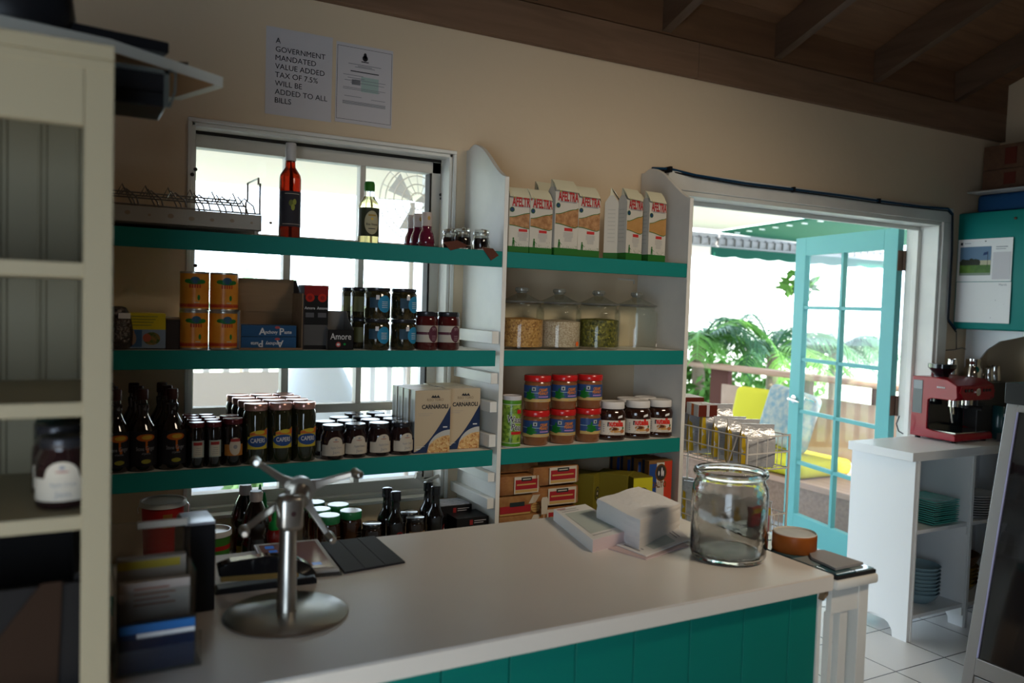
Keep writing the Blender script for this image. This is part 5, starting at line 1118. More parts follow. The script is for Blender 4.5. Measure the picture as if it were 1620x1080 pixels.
zb_ = zz(1120); b = MB(); b.box(HX0+.018, HX1-.012, HY0+.006, HY1-.014, zb_-.02, zb_, HUTCH, Tm); b.obj('shelf', t)
zc = zz(821)
zc += .0008
o = kjam.put((.0, -1.425, zc), 'squat jam jar with cream label alone on the cream cabinet shelf', R(-2)); o.scale = (.95, .95, .95)
o = kjam.put((-.005, -1.34, zc), 'squat jam jar hidden behind the labelled one on the cream cabinet shelf', R(8))
t = thing('bottle_row', 'dark bottle standing at the back of the cream cabinet shelf', 'bottle', (-.01, -1.24, zc)); o = MB(); o.lathe([(.03, 0), (.032, .01), (.032, .09), (.02, .115), (.012, .13), (.012, .15), (0, .15)], M('dark_green_glass', (.006, .02, .016), .1, coat=.5), 20); o.obj('bottle_body', t); t.name = 'bottle'
t = thing('basket', 'dark wooden crate with brown inside in the lowest opening of the cream cabinet', 'crate', (-.165, -1.335, zb_+.001)); b = MB(); DW_ = M('dark_crate_wood', (.004, .003, .003), .7)
b.box(-.17, .19, -.13, -.12, 0, .155, DW_); b.box(-.17, .19, .12, .13, 0, .165, DW_); b.box(.18, .19, -.12, .12, 0, .165, DW_); b.box(-.17, -.16, -.12, .12, 0, .165, DW_); b.box(-.16, .18, -.12, .12, 0, .01, DW_); b.obj('crate_sides', t); t.name = 'crate'
b = MB(); b.prism([(.03, .012), (.16, .012), (.165, .16), (.14, .16)], 1, -.1342, -.1302, M('brown_paper', (.018, .007, .002), .8)); b.obj('brown_panel', t)
# board and electronics on the hutch
BZ = 1.93
P = [at_z(x, y, BZ) for x, y in ((176, 62), (353, 122), (286, 143))]; P.append(P[2]+(P[0]-P[1])*1.0); 
P = [P[0], P[1], P[2], Vector((-.10, P[2].y+.10, BZ))]; P.append(Vector((-.16, P[0].y-.05, BZ)))
c0 = Vector((0, -1.3, BZ)); b = MB(); b.prism([(p.x-c0.x, p.y-c0.y) for p in P], 2, -.020, 0, M('white_board', (.55, .53, .46), .5)); b.prism([((p.x-c0.x)*.93, (p.y-c0.y)*.93) for p in P], 2, -.0215, -.0202, M('raw_board_underside', (.26, .13, .05), .7))
brd = tag(b.obj('shelf_board', loc=c0), 'white board jutting out over the top of the cream cabinet', 'board')
rp = at_y(232, 140, -1.26)
t = thing('radio', 'dark electronic device with silver handle under the jutting board', 'radio', (.04, -1.26, HZ)); b = MB(); q0, q1 = at_y(150, 108, -1.26), at_y(262, 172, -1.26)
L = t.location; b.box(-.14, q1.x-L.x, -.01, .11, .0005 if q1.z > HZ else .0005, at_y(225, 108, -1.26).z-HZ, BLACK); b.box(HX1+.004-L.x, q1.x-L.x, -.01, .11, q1.z-HZ, .0005, BLACK); b.obj('device_body', t, bevel=.003)
zt_ = at_y(225, 108, -1.26).z-HZ
b = MB(); b.box(-.14, q1.x-L.x+.004, -.014, -.0105, zt_-.007, zt_, M('dull_silver', (.10, .11, .10), .4, .4)); b.box(q1.x-L.x-.004, q1.x-L.x+.004, -.014, -.0105, q1.z-HZ, zt_, M('dull_silver')); b.tube([(q1.x-L.x+.002, -.014, zt_), (q1.x-L.x+.013, -.018, zt_-.004), (q1.x-L.x+.012, -.018, zt_-.035), (q1.x-L.x+.004, -.014, q1.z-HZ)], .0022, M('dull_silver'), 8); b.obj('silver_handle', t)
t = thing('flat_device', 'long flat black case lying on the jutting board above the cream cabinet', 'case', (0, -1.3, BZ+.0005)); L = t.location
F1, F2 = at_z(268, 85, BZ), at_z(92, 49, BZ); nrm = Vector((-(F1.y-F2.y), F1.x-F2.x, 0)).normalized()*.10
b = MB(); b.prism([(p.x-L.x, p.y-L.y) for p in (F2, F1, F1+nrm, F2+nrm)], 2, 0, .019, BLACK); b.obj('device_body', t, bevel=.003)
F3 = at_z(300, 100, BZ); t = thing('dark_rod', 'thin dark stick on the board beyond the black case', 'stick', (F3.x, F3.y, BZ+.004)); MB().tube([(-.03, .035, 0), (.0, .02, 0)], .003, M('dark_stick', (.06, .035, .02), .6), 8).obj('stick_body', t); t.name = 'stick'
t = thing('black_bag', 'black rounded bag bulging at the very top left corner above the cabinet', 'bag', (-.080, -1.20, BZ+.0005)); b = MB(); b.lathe([(.085, 0), (.095, .02), (.09, .06), (.07, .10), (.03, .125), (0, .13)], BLACK, 20, sy=.6); b.obj('bag_body', t)

# ================================================================ RIGHT SIDE
CX, CZT = 3.407, .893; XR = 4.55
t = thing('shelf_cabinet', 'white open-shelved sideboard with a thick top in front of the doorway edge', 'cabinet', (3.95, -.19, 0)); L = t.location; Tm = Matrix.Translation(-L)
b = MB(); b.box(CX, XR, -.378, -.024, CZT-.042, CZT, WHITE2, Tm); b.obj('top', t, bevel=.002)
def cabside(x0, x1):
    b = MB(); pts = [(-.026, CZT-.042), (-.366, CZT-.042), (-.366, 0), (-.290, 0), (-.286, .03), (-.265, .06), (-.22, .078), (-.17, .078), (-.125, .06), (-.105, .03), (-.10, 0), (-.026, 0)]
    b.prism(pts, 0, x0, x1, WHITE2, Tm); return b.obj('side_panel', t, bevel=.0012)
cabside(3.446, 3.466); cabside(3.874, 3.894); cabside(4.5, 4.52)
b = MB(); b.box(3.466, 3.474, -.372, -.366, .0, CZT-.042, WHITE2, Tm); b.box(3.880, 3.898, -.372, -.366, 0, CZT-.042, WHITE2, Tm); b.obj('edge_strip', t)
for z0, z1 in ((.502, .520), (.100, .118)):
    for xa, xb in ((3.466, 3.874), (3.894, 4.5)): b = MB(); b.box(xa, xb, -.360, -.03, z0, z1, WHITE2, Tm); b.box(xa, xa+.012, -.364, -.04, z0-.04, z0, WHITE2, Tm); b.box(xb-.012, xb, -.364, -.04, z0-.04, z0, WHITE2, Tm); b.obj('shelf', t, bevel=.001)
b = MB(); b.box(3.446, 4.52, -.026, -.018, .10, CZT-.042, WHITE2, Tm); b.obj('back_panel', t)
# plates and bowls
GLP = M('aqua_glass_plate', (.14, .86, .74), .12, coat=.5); GLP.node_tree.nodes['Principled BSDF'].inputs['Transmission Weight'].default_value = .35
def sqplate():
    t = thing('plate', None, None); b = MB(); s_ = .095; b.add([(-.055, -.055, 0), (.055, -.055, 0), (.055, .055, 0), (-.055, .055, 0), (-s_, -s_, .010), (s_, -s_, .010), (s_, s_, .010), (-s_, s_, .010), (-s_, -s_, .0135), (s_, -s_, .0135), (s_, s_, .0135), (-s_, s_, .0135), (-.055, -.055, .0035), (.055, -.055, .0035), (.055, .055, .0035), (-.055, .055, .0035)],
        [(3, 2, 1, 0), (0, 1, 5, 4), (1, 2, 6, 5), (2, 3, 7, 6), (3, 0, 4, 7), (4, 5, 9, 8), (5, 6, 10, 9), (6, 7, 11, 10), (7, 4, 8, 11), (8, 9, 13, 12), (9, 10, 14, 13), (10, 11, 15, 14), (11, 8, 12, 15), (12, 13, 14, 15)], GLP); b.obj('plate_body', t); return t
k = Kind(sqplate(), 'plate', 'square aqua glass plates in one stack'); n = 11
for i in range(n): k.put((3.72+.002*math.sin(i*2), -.258+.002*math.cos(i*3), .5205+i*.0105), ('topmost square aqua glass plate of the stack' if i == n-1 else 'bottom square aqua glass plate of the stack' if i == 0 else 'square aqua glass plate, %s from the bottom of the stack' % ('second', 'third', 'fourth', 'fifth', 'sixth', 'seventh', 'eighth', 'ninth', 'tenth')[i-1]), R(2*math.sin(i)))
WPL = M('white_plate', (.70, .70, .70), .25)
def wplate():
    t = thing('plate', None, None); b = MB(); b.lathe([(.07, 0), (.08, .003), (.125, .008), (.126, .0115), (.08, .006), (0, .005)], WPL, 36); b.obj('plate_body', t); return t
k = Kind(wplate(), 'plate', 'white plates in one stack')
for i in range(9): k.put((4.07, -.235, .5205+i*.0125), ('topmost white plate of the right-hand stack' if i == 8 else 'bottom white plate of the stack' if i == 0 else 'white plate, %s from the bottom of the stack' % ('second', 'third', 'fourth', 'fifth', 'sixth', 'seventh', 'eighth')[i-1]))
def bowl(r, mat, h=.055):
    t = thing('bowl', None, None); b = MB(); b.lathe([(r*.45, 0), (r*.5, .003), (r*.8, h*.45), (r, h), (r*.97, h+.002), (r*.76, h*.5), (r*.4, .008), (0, .007)], mat, 32); b.obj('bowl_body', t); return t
k = Kind(bowl(.092, M('blue_glaze', (.24, .37, .42), .18, coat=.4)), 'bowl', 'blue glazed bowls in one stack')
for i in range(8): k.put((3.70+.001*(i % 2), -.245, .1185+i*.0185), ('topmost blue bowl of the nested stack, open to view' if i == 7 else 'bottom blue bowl of the nested stack' if i == 0 else 'blue bowl, %s from the bottom of the stack' % ('second', 'third', 'fourth', 'fifth', 'sixth', 'seventh')[i-1]))
k = Kind(bowl(.11, M('mustard_glaze', (.26, .15, .02), .25, coat=.3), .06), 'bowl', 'mustard and brown bowls in one stack')
for i in range(5): k.put((4.03, -.21, .1185+i*.02), ('topmost mustard bowl under the brown one' if i == 4 else 'bottom mustard bowl of the stack' if i == 0 else 'mustard bowl, %s from the bottom of the stack' % ('second', 'third', 'fourth')[i-1]))
o = bowl(.115, M('brown_glaze', (.09, .035, .010), .3), .09); o.location = (4.03, -.21, .226); tag(o, 'deep brown bowl on top of the mustard bowls', 'bowl')

# ---- red espresso machine
ER = M('red_enamel', (.29, .002, .012), .28, coat=.15, spec=.35)
e0 = at_z(1424, 690, CZT); 
t = thing('espresso_machine', 'red espresso machine with bean hopper standing on the white sideboard', 'espresso machine', (4.01, -.145, CZT)); b = MB()
y0_, y1_ = -.135, .105; H_ = .318; xa, xb = -.155, .155
Cside = [(y1_, .012), (y1_, H_), (-.02, H_+.002), (-.085, H_-.004), (-.135, H_-.03), (-.140, H_-.09), (-.125, H_-.105), (.0, H_-.105), (.015, H_-.115), (.015, .058), (-.02, .050), (-.132, .046), (-.140, .035), (-.140, .012)]
b.prism(Cside, 0, xa, xa+.012, ER); b.prism(Cside, 0, xb-.012, xb, ER)
b.prism([(y1_, .012), (y1_, H_), (-.02, H_+.002), (-.02, H_-.100), (.02, H_-.105), (.02, .012)], 0, xa+.012, xb-.012, ER)
b.prism([(.02, .012), (-.140, .012), (-.140, .035), (-.132, .046), (.02, .046)], 0, xa+.012, xb-.012, ER)
b.prism([(-.02, H_+.002), (-.085, H_-.004), (-.135, H_-.03), (-.14, H_-.09), (-.125, H_-.105), (-.02, H_-.105)], 0, xa+.012, xb-.012, ER); b.obj('machine_body', t, bevel=.003)
b = MB(); b.box(xa+.012, xb-.012, .010, .019, .046, H_-.106, BLACKG); b.box(xa+.02, xb-.02, -.128, .01, .047, .052, STEEL); b.obj('dark_recess', t)
b = MB(); T2 = Matrix.Translation((.0, -.142, H_-.062)); b.prism([(-.13, .028), (.13, .028), (.145, .0), (.10, -.040), (-.10, -.040), (-.145, 0)], 1, -.004, .002, ER, T2)
b.lathe([(.019, 0), (.019, .005), (.016, .006), (0, .006)], STEEL, 24, T=T2 @ Matrix.Translation((0, -.004, 0)) @ Matrix.Rotation(PI/2, 4, 'X')); b.lathe([(.014, .0065), (0, .0067)], CREAM, 20, T=T2 @ Matrix.Translation((0, -.004, 0)) @ Matrix.Rotation(PI/2, 4, 'X'))
for xx in (-.10, -.075, -.05, .05, .075, .10): b.lathe([(.008, 0), (.008, .004), (0, .004)], BLACKG, 14, T=T2 @ Matrix.Translation((xx, -.004, .008)) @ Matrix.Rotation(PI/2, 4, 'X'))
b.obj('control_panel', t)
b = MB(); b.cyl(.02, -.075, H_-.135, H_-.105, .033, STEEL, 24); b.cyl(.02, -.075, H_-.150, H_-.135, .036, BLACK, 24); b.tube([(.02, -.10, H_-.142), (.02, -.165, H_-.146)], [.008, .012], BLACK); b.obj('group_head', t)
b = MB(); b.cyl(-.085, -.075, H_-.14, H_-.105, .028, STEEL, 20); b.tube([(-.085, -.075, H_-.125), (-.10, -.09, H_-.18)], .006, STEEL); b.obj('water_spout', t)
b = MB(); b.tube([(-.125, -.09, H_-.11), (-.128, -.095, .16), (-.120, -.10, .10)], .005, STEEL); b.obj('steam_wand', t)
b = MB(); b.lathe([(.035, H_), (.035, H_+.012), (.060, H_+.040), (.066, H_+.046), (.066, H_+.066), (.060, H_+.068), (0, H_+.068)], BLACKG, 30, c=(-.045, .02)); b.obj('bean_hopper', t)
b = MB(); f = xa-.001; b.box(f-.001, f, .045, .098, .13, .30, M('grey_side_panel', (.07, .075, .08), .25)); b.box(f-.0016, f-.001, .048, .096, .255, .298, M('grey_side_light', (.22, .23, .24), .3)); b.obj('side_panel', t)
b = MB(); T3 = Matrix.Translation((f-.0005, -.055, H_-.045)) @ Matrix.Rotation(-PI/2, 4, 'Z'); [b.box(xx, xx+.006, -.001, 0, -.004, .004, WPR, T3) for xx in (-.022, -.013, -.004, .005, .014)]; b.obj('maker_badge', t)
for xx in (xa+.03, xb-.03):
    for yy in (-.11, .08): b = MB().cyl(xx, yy, 0, .012, .014, BLACK, 14); b.obj('foot', t)

# jugs, pots, small things on/behind the machine
def jug(name, label, x, y, z, r, h, cat='jug', lidded=False):
    t = thing(name, label, cat, (x, y, z)); b = MB(); b.lathe([(r, 0), (r*1.03, .004), (r*.95, h*.5), (r*.78, h*.85), (r*.84, h), (r*.80, h), (r*.74, h*.86), (r*.9, h*.5), (r*.95, .006), (0, .005)] if not lidded else [(r, 0), (r*1.02, .004), (r*.98, h*.55), (r*.80, h*.62), (r*.80, h*.78), (r*.84, h*.80), (r*.82, h*.97), (r*.5, h), (0, h)], STEEL, 26); b.obj('jug_body', t)
    b = MB(); b.tube([(r*.8, 0, h*.85), (r*1.5, 0, h*.85), (r*1.65, 0, h*.6), (r*1.5, 0, h*.25), (r*.95, 0, h*.2)], .004, STEEL, 8); b.obj('handle', t); return t
jug('milk_jug', 'slim steel milk jug standing on the red machine behind the hopper', 4.085, -.10, CZT+.3195, .027, .088)
# grey grinder behind at right with pots on it
gx0, gx1 = 4.205, 4.50
t = thing('grey_cabinet', 'dark grey metal box behind the red machine carrying the steel pots', 'box', ((gx0+gx1)/2, -.10, CZT)); b = MB(); w_ = (gx1-gx0)/2; b.box(-w_, w_, -.075, .07, .0, .285, M('dark_grey_metal', (.09, .09, .09), .4, .4)); b.obj('box_body', t, bevel=.004)
t.name = 'metal_box'
jug('moka_pot', 'shiny lidded steel pot, tallest on the grey box', 4.285, -.09, CZT+.2855, .044, .125, 'pot', True)
jug('milk_jug', 'small steel jug with pointed spout at the right of the shiny pot', 4.375, -.12, CZT+.2855, .028, .072); jug('milk_jug', 'larger steel jug at the right end of the grey box', 4.445, -.11, CZT+.2855, .036, .085)
t = thing('tea_caddy', 'dark teal canister with a wooden stick before the grey box', 'canister', (4.30, -.25, CZT)); b = MB(); b.lathe([(.046, 0), (.047, .003), (.047, .17), (.045, .173), (0, .173)], M('dark_teal_tin', (.008, .07, .08), .25, coat=.5), 28)
b.wrap(.0475, -.9, .1, .12, .135, PAPERG, 8); b.blob(.0476, -.6, .075, .012, .009, M('tin_orange', (.40, .12, .03), .5), 12); b.obj('tin_body', t)
b = MB(); q0, q1 = at_y(1562, 650, -.31), at_y(1577, 664, -.31); L = t.location; b.tube([(-.035, -.052, .150), (.000, -.054, .105)], .006, M('light_wood', (.42, .27, .13), .6), 8); b.obj('wooden_stick', t)
t = thing('tray', 'low grey drip tray beside the red machine', 'tray', (4.235, -.315, CZT)); MB().box(-.06, .06, -.045, .015, 0, .045, M('grey_side_panel')).obj('tray_body', t, bevel=.003)
b = MB(); b.tube([at_y(x, y, -.015) for x, y in ((1496, 554), (1510, 553), (1522, 550), (1530, 553))], .0022, WIRE, 6); b.tube([at_y(x, y, -.012) for x, y in ((1513, 523), (1513, 552))], .002, BLACK, 6); tag(b.obj('wire_hanger'), 'thin curved wire fixed on the wall under the teal cupboard', 'wire')
b = MB(); b.tube([(3.835, -.016, .905), (3.80, -.015, .92), (3.778, -.015, .96), (3.80, -.015, 1.0)], .003, BLACK, 6); tag(b.obj('power_cord'), 'black power cord looping behind the red machine', 'cord')

# ---- teal wall cupboard with calendar
t = thing('wall_cupboard', 'teal wall cupboard hanging at the right with a calendar on its door', 'cupboard', (4.38, -.35, 1.76)); L = t.location; Tm = Matrix.Translation(-L)
b = MB(); b.box(4.222, 4.558, -.72, -.012, 1.458, 2.075, TEAL, Tm); b.obj('cupboard_box', t, bevel=.003)
b = MB(); b.rbox(4.204, 4.221, -.70, -.016, 1.462, 2.072, TEAL, .005, Tm); b.obj('door', t)
b = MB(); q = at_x(1607, 345, 4.203); b.lathe([(.007, 0), (.007, .004), (0, .008)], HNG, 12, T=Tm @ Matrix.Translation(q) @ Matrix.Rotation(-PI/2, 4, 'Y')); b.obj('screw', t)
b = MB(); pts = [(-.012, 1.456), (-.34, 1.456), (-.33, 1.435), (-.28, 1.42), (-.20, 1.40), (-.13, 1.35), (-.08, 1.28), (-.05, 1.2), (-.012, 1.18)]; b.prism(pts, 0, 4.33, 4.345, WHITE2, Tm); b.obj('lit_wall_panel', t)  # added white panel; its curve stands for a shadow edge on the wall
t = thing('wall_calendar', 'open wall calendar with a golf course picture on the teal cupboard door', 'calendar', (4.2, -.17, 1.71)); b = MB()
T4 = Matrix.Rotation(-PI/2, 4, 'Z')      # local x -> -y, local -y -> -x
def cb(u0, u1, z0, z1, m_, e=.0, th=.001): b.box(u0, u1, -.002-e-th, -.002-e, z0, z1, m_, T4)
cb(-.144, .144, .0, .222, PAPER); cb(-.142, .147, -.215, -.003, PAPER, .001)
cb(-.130, .036, .032, .182, M('calendar_sky', (.10, .18, .28), .4), .001); cb(-.130, .036, .085, .110, M('calendar_sunset', (.45, .42, .28), .4), .0012)
cb(-.130, .036, .032, .086, M('calendar_grass', (.05, .13, .01), .4, noise=((.10, .20, .02), 20)), .0014); cb(-.130, .036, .032, .045, M('calendar_mist', (.22, .27, .20), .5), .0018)
for i in range(9): b.lathe([(.010+.003*(i % 3), 0), (0, .001)], M('calendar_trees', (.02, .025, .012), .5), 8, T=T4 @ Matrix.Translation((-.122+i*.011, -.0045, .100+.006*(i % 2))) @ Matrix.Rotation(PI/2, 4, 'X'))
cb(-.130, -.02, .086, .098, M('calendar_trees'), .0016)
cb(.018, .020, .075, .155, INK, .0018); b.add([(.019, -.0045, .155), (-.002, -.0045, .150), (-.006, -.0045, .135), (.018, -.0045, .140)], [(3, 2, 1, 0)], M('flag_navy_cal', (.01, .04, .12), .5), T=T4)
cb(.046, .138, .010, .150, PAPERG, .001); cb(.06, .12, .175, .179, INKG, .001); cb(.06, .11, .165, .168, INKG, .001); cb(-.130, -.118, .192, .206, INK, .001); cb(-.108, -.075, .199, .202, INKG, .001); cb(0, .008, .206, .211, INK, .001)
b.text('March', .016, INKG, (.105, -.0048, -.018), 0, T=T4)
for i in range(5):
    for j in range(7): cb(-.120+j*.037, -.119+j*.037+.020, -.050-i*.032, -.049-i*.032, M('faint_grid', (.62, .62, .64), .6), .001, .0008)
for u, v in ((.07, -.10), (.115, -.12), (.05, -.19)): cb(u, u+.003, v, v+.005, INKG, .001)
b.obj('calendar_pages', t)

# boxes on top of the cupboard
for i, (z0, z1, lb) in enumerate(((2.125+.06, 2.285, 'lower dark brown crate stacked above the teal cupboard'), (2.286, 2.41, 'upper reddish brown crate stacked above the teal cupboard'))):
    t = thing('crate', lb, 'crate', (4.38, -.40, z0)); b = MB(); m_ = wood('crate_wood', (.075, .032, .014), (.11, .05, .022), .7); b.box(-.17, .17, -.26, .27, 0, z1-z0-.001, m_)
    b.box(-.172, -.17, .10, .16, .02, z1-z0-.02, M('crate_mark', (.10, .02, .012), .6)); b.obj('crate_body', t, bevel=.003)
t = thing('tray', 'thin pale tray under the brown crates', 'tray', (4.36, -.38, 2.170)); MB().rbox(-.20, .18, -.30, .30, 0, .008, M('pale_tray', (.36, .35, .33), .4), .003).obj('tray_body', t)
t = thing('folded_tarp', 'folded blue cloth between the cupboard and the pale tray', 'cloth', (4.38, -.38, 2.0755)); MB().rbox(-.13, .15, -.28, .30, 0, .094, M('blue_cloth', (.01, .06, .16), .8, bump=.6, bscale=12), .02, seg=3).obj('cloth_fold', t)

# ---- display cooler (right edge)
A0 = at_y(1520, 1078, -.80); A1 = at_y(1597, 612, -.80)
def fx(z): return A0.x+(A1.x-A0.x)*(z-A0.z)/(A1.z-A0.z)
t = thing('display_cooler', 'grey display cooler with dark glass front cut off by the right edge', 'cooler', (3.6, -1.1, 0)); L = t.location; Tm = Matrix.Translation(-L)
ZT = 1.175; SIL = M('cooler_silver', (.33, .32, .31), .35, .5); yb, yf = -.80, -1.55
b = MB(); b.prism([(fx(0)+.02, 0), (fx(ZT)+.02, ZT), (4.1, ZT), (4.1, 0)], 1, yf, yb, M('cooler_grey', (.10, .10, .10), .45), Tm); b.obj('cooler_body', t)
b = MB()
def strip(y0, y1, z0, z1, m_, d=.0, th=.022): b.prism([(fx(z0)-d, z0), (fx(z1)-d, z1), (fx(z1)-d+th, z1), (fx(z0)-d+th, z0)], 1, y0, y1, m_, Tm)
strip(yb-.045, yb, .0, ZT, SIL); strip(yf, yf+.045, 0, ZT, SIL); strip(yf+.045, yb-.045, ZT-.03, ZT, SIL); strip(yf+.045, yb-.045, .10, .165, SIL); strip(yf+.045, yb-.045, 0, .095, SIL, -.004); b.obj('door_frame', t, bevel=.002)
b = MB(); strip(yf+.047, yb-.047, .168, ZT-.032, BLACKG, -.004, .014); b.obj('glass_door', t)
b = MB(); strip(yb-.052, yb-.046, .168, ZT-.03, M('blue_white_edge', (.40, .40, .62), .3), .003, .006); b.obj('door_gasket', t)
b = MB(); b.box(fx(ZT)-.012, 4.1, yf, yb+.004, ZT, ZT+.085, M('cooler_cap', (.035, .037, .037), .4), Tm); b.obj('top_cap', t, bevel=.003)

# ================================================================ WIRE RACK WITH COFFEE BAGS
t = thing('wire_rack', 'white wire display rack beside the shelving, loaded with silver bags', 'wire rack', (2.28, -.34, 0)); L = t.location; Tm = Matrix.Translation(-L)
RX0, RX1, RY0, RY1 = 2.135, 2.345, -.615, -.065; b = MB()
for x in (RX0, RX1):
    for y in (RY0, RY1): b.tube([(x, y, 0), (x, y, 1.07)], .0045, WIREW, 8, T=Tm)
b.obj('rack_posts', t)
for zb2, zt2 in ((.945, 1.065), (.66, .775)):
    b = MB(); 
    for zz2 in (zb2, (zb2+zt2)/2, zt2): b.tube([(RX0, RY0, zz2), (RX1, RY0, zz2), (RX1, RY1, zz2), (RX0, RY1, zz2)], .0026, WIREW, 6, closed=True, T=Tm)
    y = RY0+.035
    while y < RY1: b.tube([(RX0, y, zt2), (RX0, y, zb2), (RX1, y, zb2), (RX1, y, zt2)], .0018, WIREW, 6, T=Tm); y += .055
    for x in (RX0+.05, RX0+.10, RX0+.15): b.tube([(x, RY0, zt2), (x, RY0, zb2), (x, RY1, zb2), (x, RY1, zt2)], .0018, WIREW, 6, T=Tm)
    b.tube([(RX0, RY0+.05, zt2), (RX0, RY0+.16, zb2-.16)], .003, WIREW, 6, T=Tm); b.obj('basket', t)
BAG = M('silver_bag', (.62, .62, .63), .26, .25, coat=.4, bump=.9, bscale=22); BYE = M('bag_yellow', (.62, .42, .02), .4)
def cbag():
    t = thing('coffee_bag', None, None); b = MB(); w, d, h = .052, .017, .165; pr = [(0, .96, .55), (.018, 1, 1), (.06, 1.0, 1.1), (.105, 1, 1), (.130, .98, .55), (.148, .96, .12), (h, 1.0, .10)]; rows = []
    for z_, a_, c_ in pr: rows.append([(-w*a_, -d*c_, z_), (0, -d*c_*1.25, z_), (w*a_, -d*c_, z_), (w*a_*1.0, d*c_, z_), (0, d*c_*1.25, z_), (-w*a_, d*c_, z_)])
    vs = [p for r_ in rows for p in r_]; fs = [(j*6+i, j*6+(i+1) % 6, (j+1)*6+(i+1) % 6, (j+1)*6+i) for j in range(len(rows)-1) for i in range(6) if i not in (5,)]; ye = [(j*6+5, j*6, (j+1)*6, (j+1)*6+5) for j in range(len(rows)-1)]
    b.add(vs, fs+[(5, 4, 3, 2, 1, 0), tuple(36+i for i in range(6))], BAG, True); b.add(vs, ye, BYE); b.obj('bag_body', t)
    b = MB(); f = -d*1.16
    for i in range(6): b.box(-w*.6, w*.5, f-.0006, f, .03+i*.011, .0315+i*.011, INKG)
    b.box(-w*.25, -w*.05, f-.0008, f, .055, .066, INK); b.add([(-w*.98, -d*1.09, .01), (-w*.66, -d*1.20, .01), (-w*.80, -d*1.16, .12), (-w*.98, -d*1.06, .13)], [(0, 1, 2, 3)], BYE); b.obj('bag_print', t); return t
k = Kind(cbag(), 'coffee bag', 'silver coffee bags in the wire rack')
names = ('nearest silver coffee bag in the upper basket, leaning out at the right', 'silver coffee bag, second from the near end of the upper basket', 'silver coffee bag, third from the near end', 'tallest silver coffee bag standing up in the middle of the upper basket', 'silver coffee bag left of the tall one', 'broad silver coffee bag in the upper basket, second from the far end', 'broad silver coffee bag at the far end against the side board')
for i, lb in enumerate(names):
    y = -.585+i*.072; k.put((2.235, y+.022, .948+(.02 if i == 3 else 0)), lb, R((-28, -26, -28, -25, -28, -32, -36)[i])).scale = (1.2, 1, (.95, 1, 1, 1.12, 1, .98, .98)[i])
names2 = ('silver coffee bag sagging over the near end of the lower basket', 'silver coffee bag in the middle of the lower basket', 'silver coffee bag in the lower basket near the side board', 'silver coffee bag at the far end of the lower basket')
for i, lb in enumerate(names2): k.put((2.24, (-.56, -.40, -.26, -.14)[i], .663), lb, R((-55, -50, -58, -62)[i])).scale = (1.2, 1, .98)
BXR = M('coffee_box_red', (.13, .022, .012), .45)
for (x, y, z0, w, d, h, lb, side_) in ((2.20, -.30, 1.103, .08, .10, .045, 'white-sided coffee carton with orange stripe lying on the silver bags', True), (2.235, -.16, 1.103, .10, .13, .06, 'dark red carton with white top behind the striped one', False)):
    tt = thing('box', lb, 'box', (x, y, z0), R(-14)); b = MB(); b.box(-w/2, w/2, -d/2, d/2, 0, h, BXR); b.box(-w/2, w/2, -d/2, d/2, h, h+.0012, M('white_card', (.68, .66, .64), .5))
    if side_: b.box(-w/2-.001, -w/2, -d/2, d/2, 0, h, M('white_card')); b.box(-w/2-.0016, -w/2-.001, -.012, .008, 0, h, M('orange_stripe', (.60, .14, .03), .5)); b.box(-.006, .006, -d/2-.001, -d/2, 0, h, PAPERG)
    b.obj('carton', tt, bevel=.001)

# ================================================================ OUTSIDE
DK = M('deck_grey', (.36, .38, .42), .6)
b = MB(); y = TH
while y < 4.6: b.box(-3, 9, y, y+.135, -.06, -.03, DK); y += .141
tag(struct(b, 'porch_deck'), 'grey-blue porch deck boards outside the doorway', None)
b = MB().box(-20, 40, 4.62, 40, -.3, -.22, M('pale_ground', (.55, .55, .45), .9, noise=((.30, .42, .20), 1.5))); struct(b, 'ground_outside')
PC = M('porch_cream', (.84, .70, .58), .7, bump=.1)
Aq, Bq = at_z(1140, 368, 2.345), at_z(1306, 344, 2.345)
b = MB(); b.prism([(-3, TH), (-3, Aq.y), (Aq.x-.02, Aq.y), (Bq.x-.02, Bq.y), (Bq.x+(Bq.x-Aq.x)*.35, TH)], 2, 2.37, 2.41, PC); struct(b, 'porch_ceiling')
CG = M('green_canopy', (.008, .11, .062), .7); D_ = at_y(1276, 388, Aq.y-.05); C_ = D_+(Bq-Aq)*1.15+Vector((.5, 0, 0))
b = MB(); b.add([Aq, Bq, C_, Vector((D_.x+1.0, D_.y, D_.z))]+[p+Vector((0, 0, .02)) for p in (Aq, Bq, C_, Vector((D_.x+1.0, D_.y, D_.z)))], [(0, 1, 2, 3), (7, 6, 5, 4), (0, 4, 5, 1), (1, 5, 6, 2), (2, 6, 7, 3), (3, 7, 4, 0)], CG)
for i in range(7): q = Aq.lerp(Bq, .15+i*.13)+Vector((.05, 0, -.012)); b.box(q.x-.03, q.x+.03, q.y-.01, q.y+.01, q.z-.01, q.z, M('canopy_lace', (.7, .75, .7), .6))
tag(b.obj('awning'), 'green canvas awning sloping beyond the porch ceiling', 'awning')
t = thing('frieze', 'white lattice frieze board with green scalloped valance across the porch', 'frieze', (Aq.x, Aq.y, 2.2)); L = t.location; Tm = Matrix.Translation(-L)
z1_, z0_ = at_y(1200, 378, Aq.y).z, at_y(1200, 396, Aq.y).z; xa_ = at_y(1085, 370, Aq.y).x; xm_ = at_y(1130, 370, Aq.y).x; xb_ = Aq.x+3.5
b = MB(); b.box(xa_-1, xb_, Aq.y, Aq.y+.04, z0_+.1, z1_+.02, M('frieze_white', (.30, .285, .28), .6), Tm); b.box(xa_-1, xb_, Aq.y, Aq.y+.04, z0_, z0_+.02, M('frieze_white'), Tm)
x = xa_
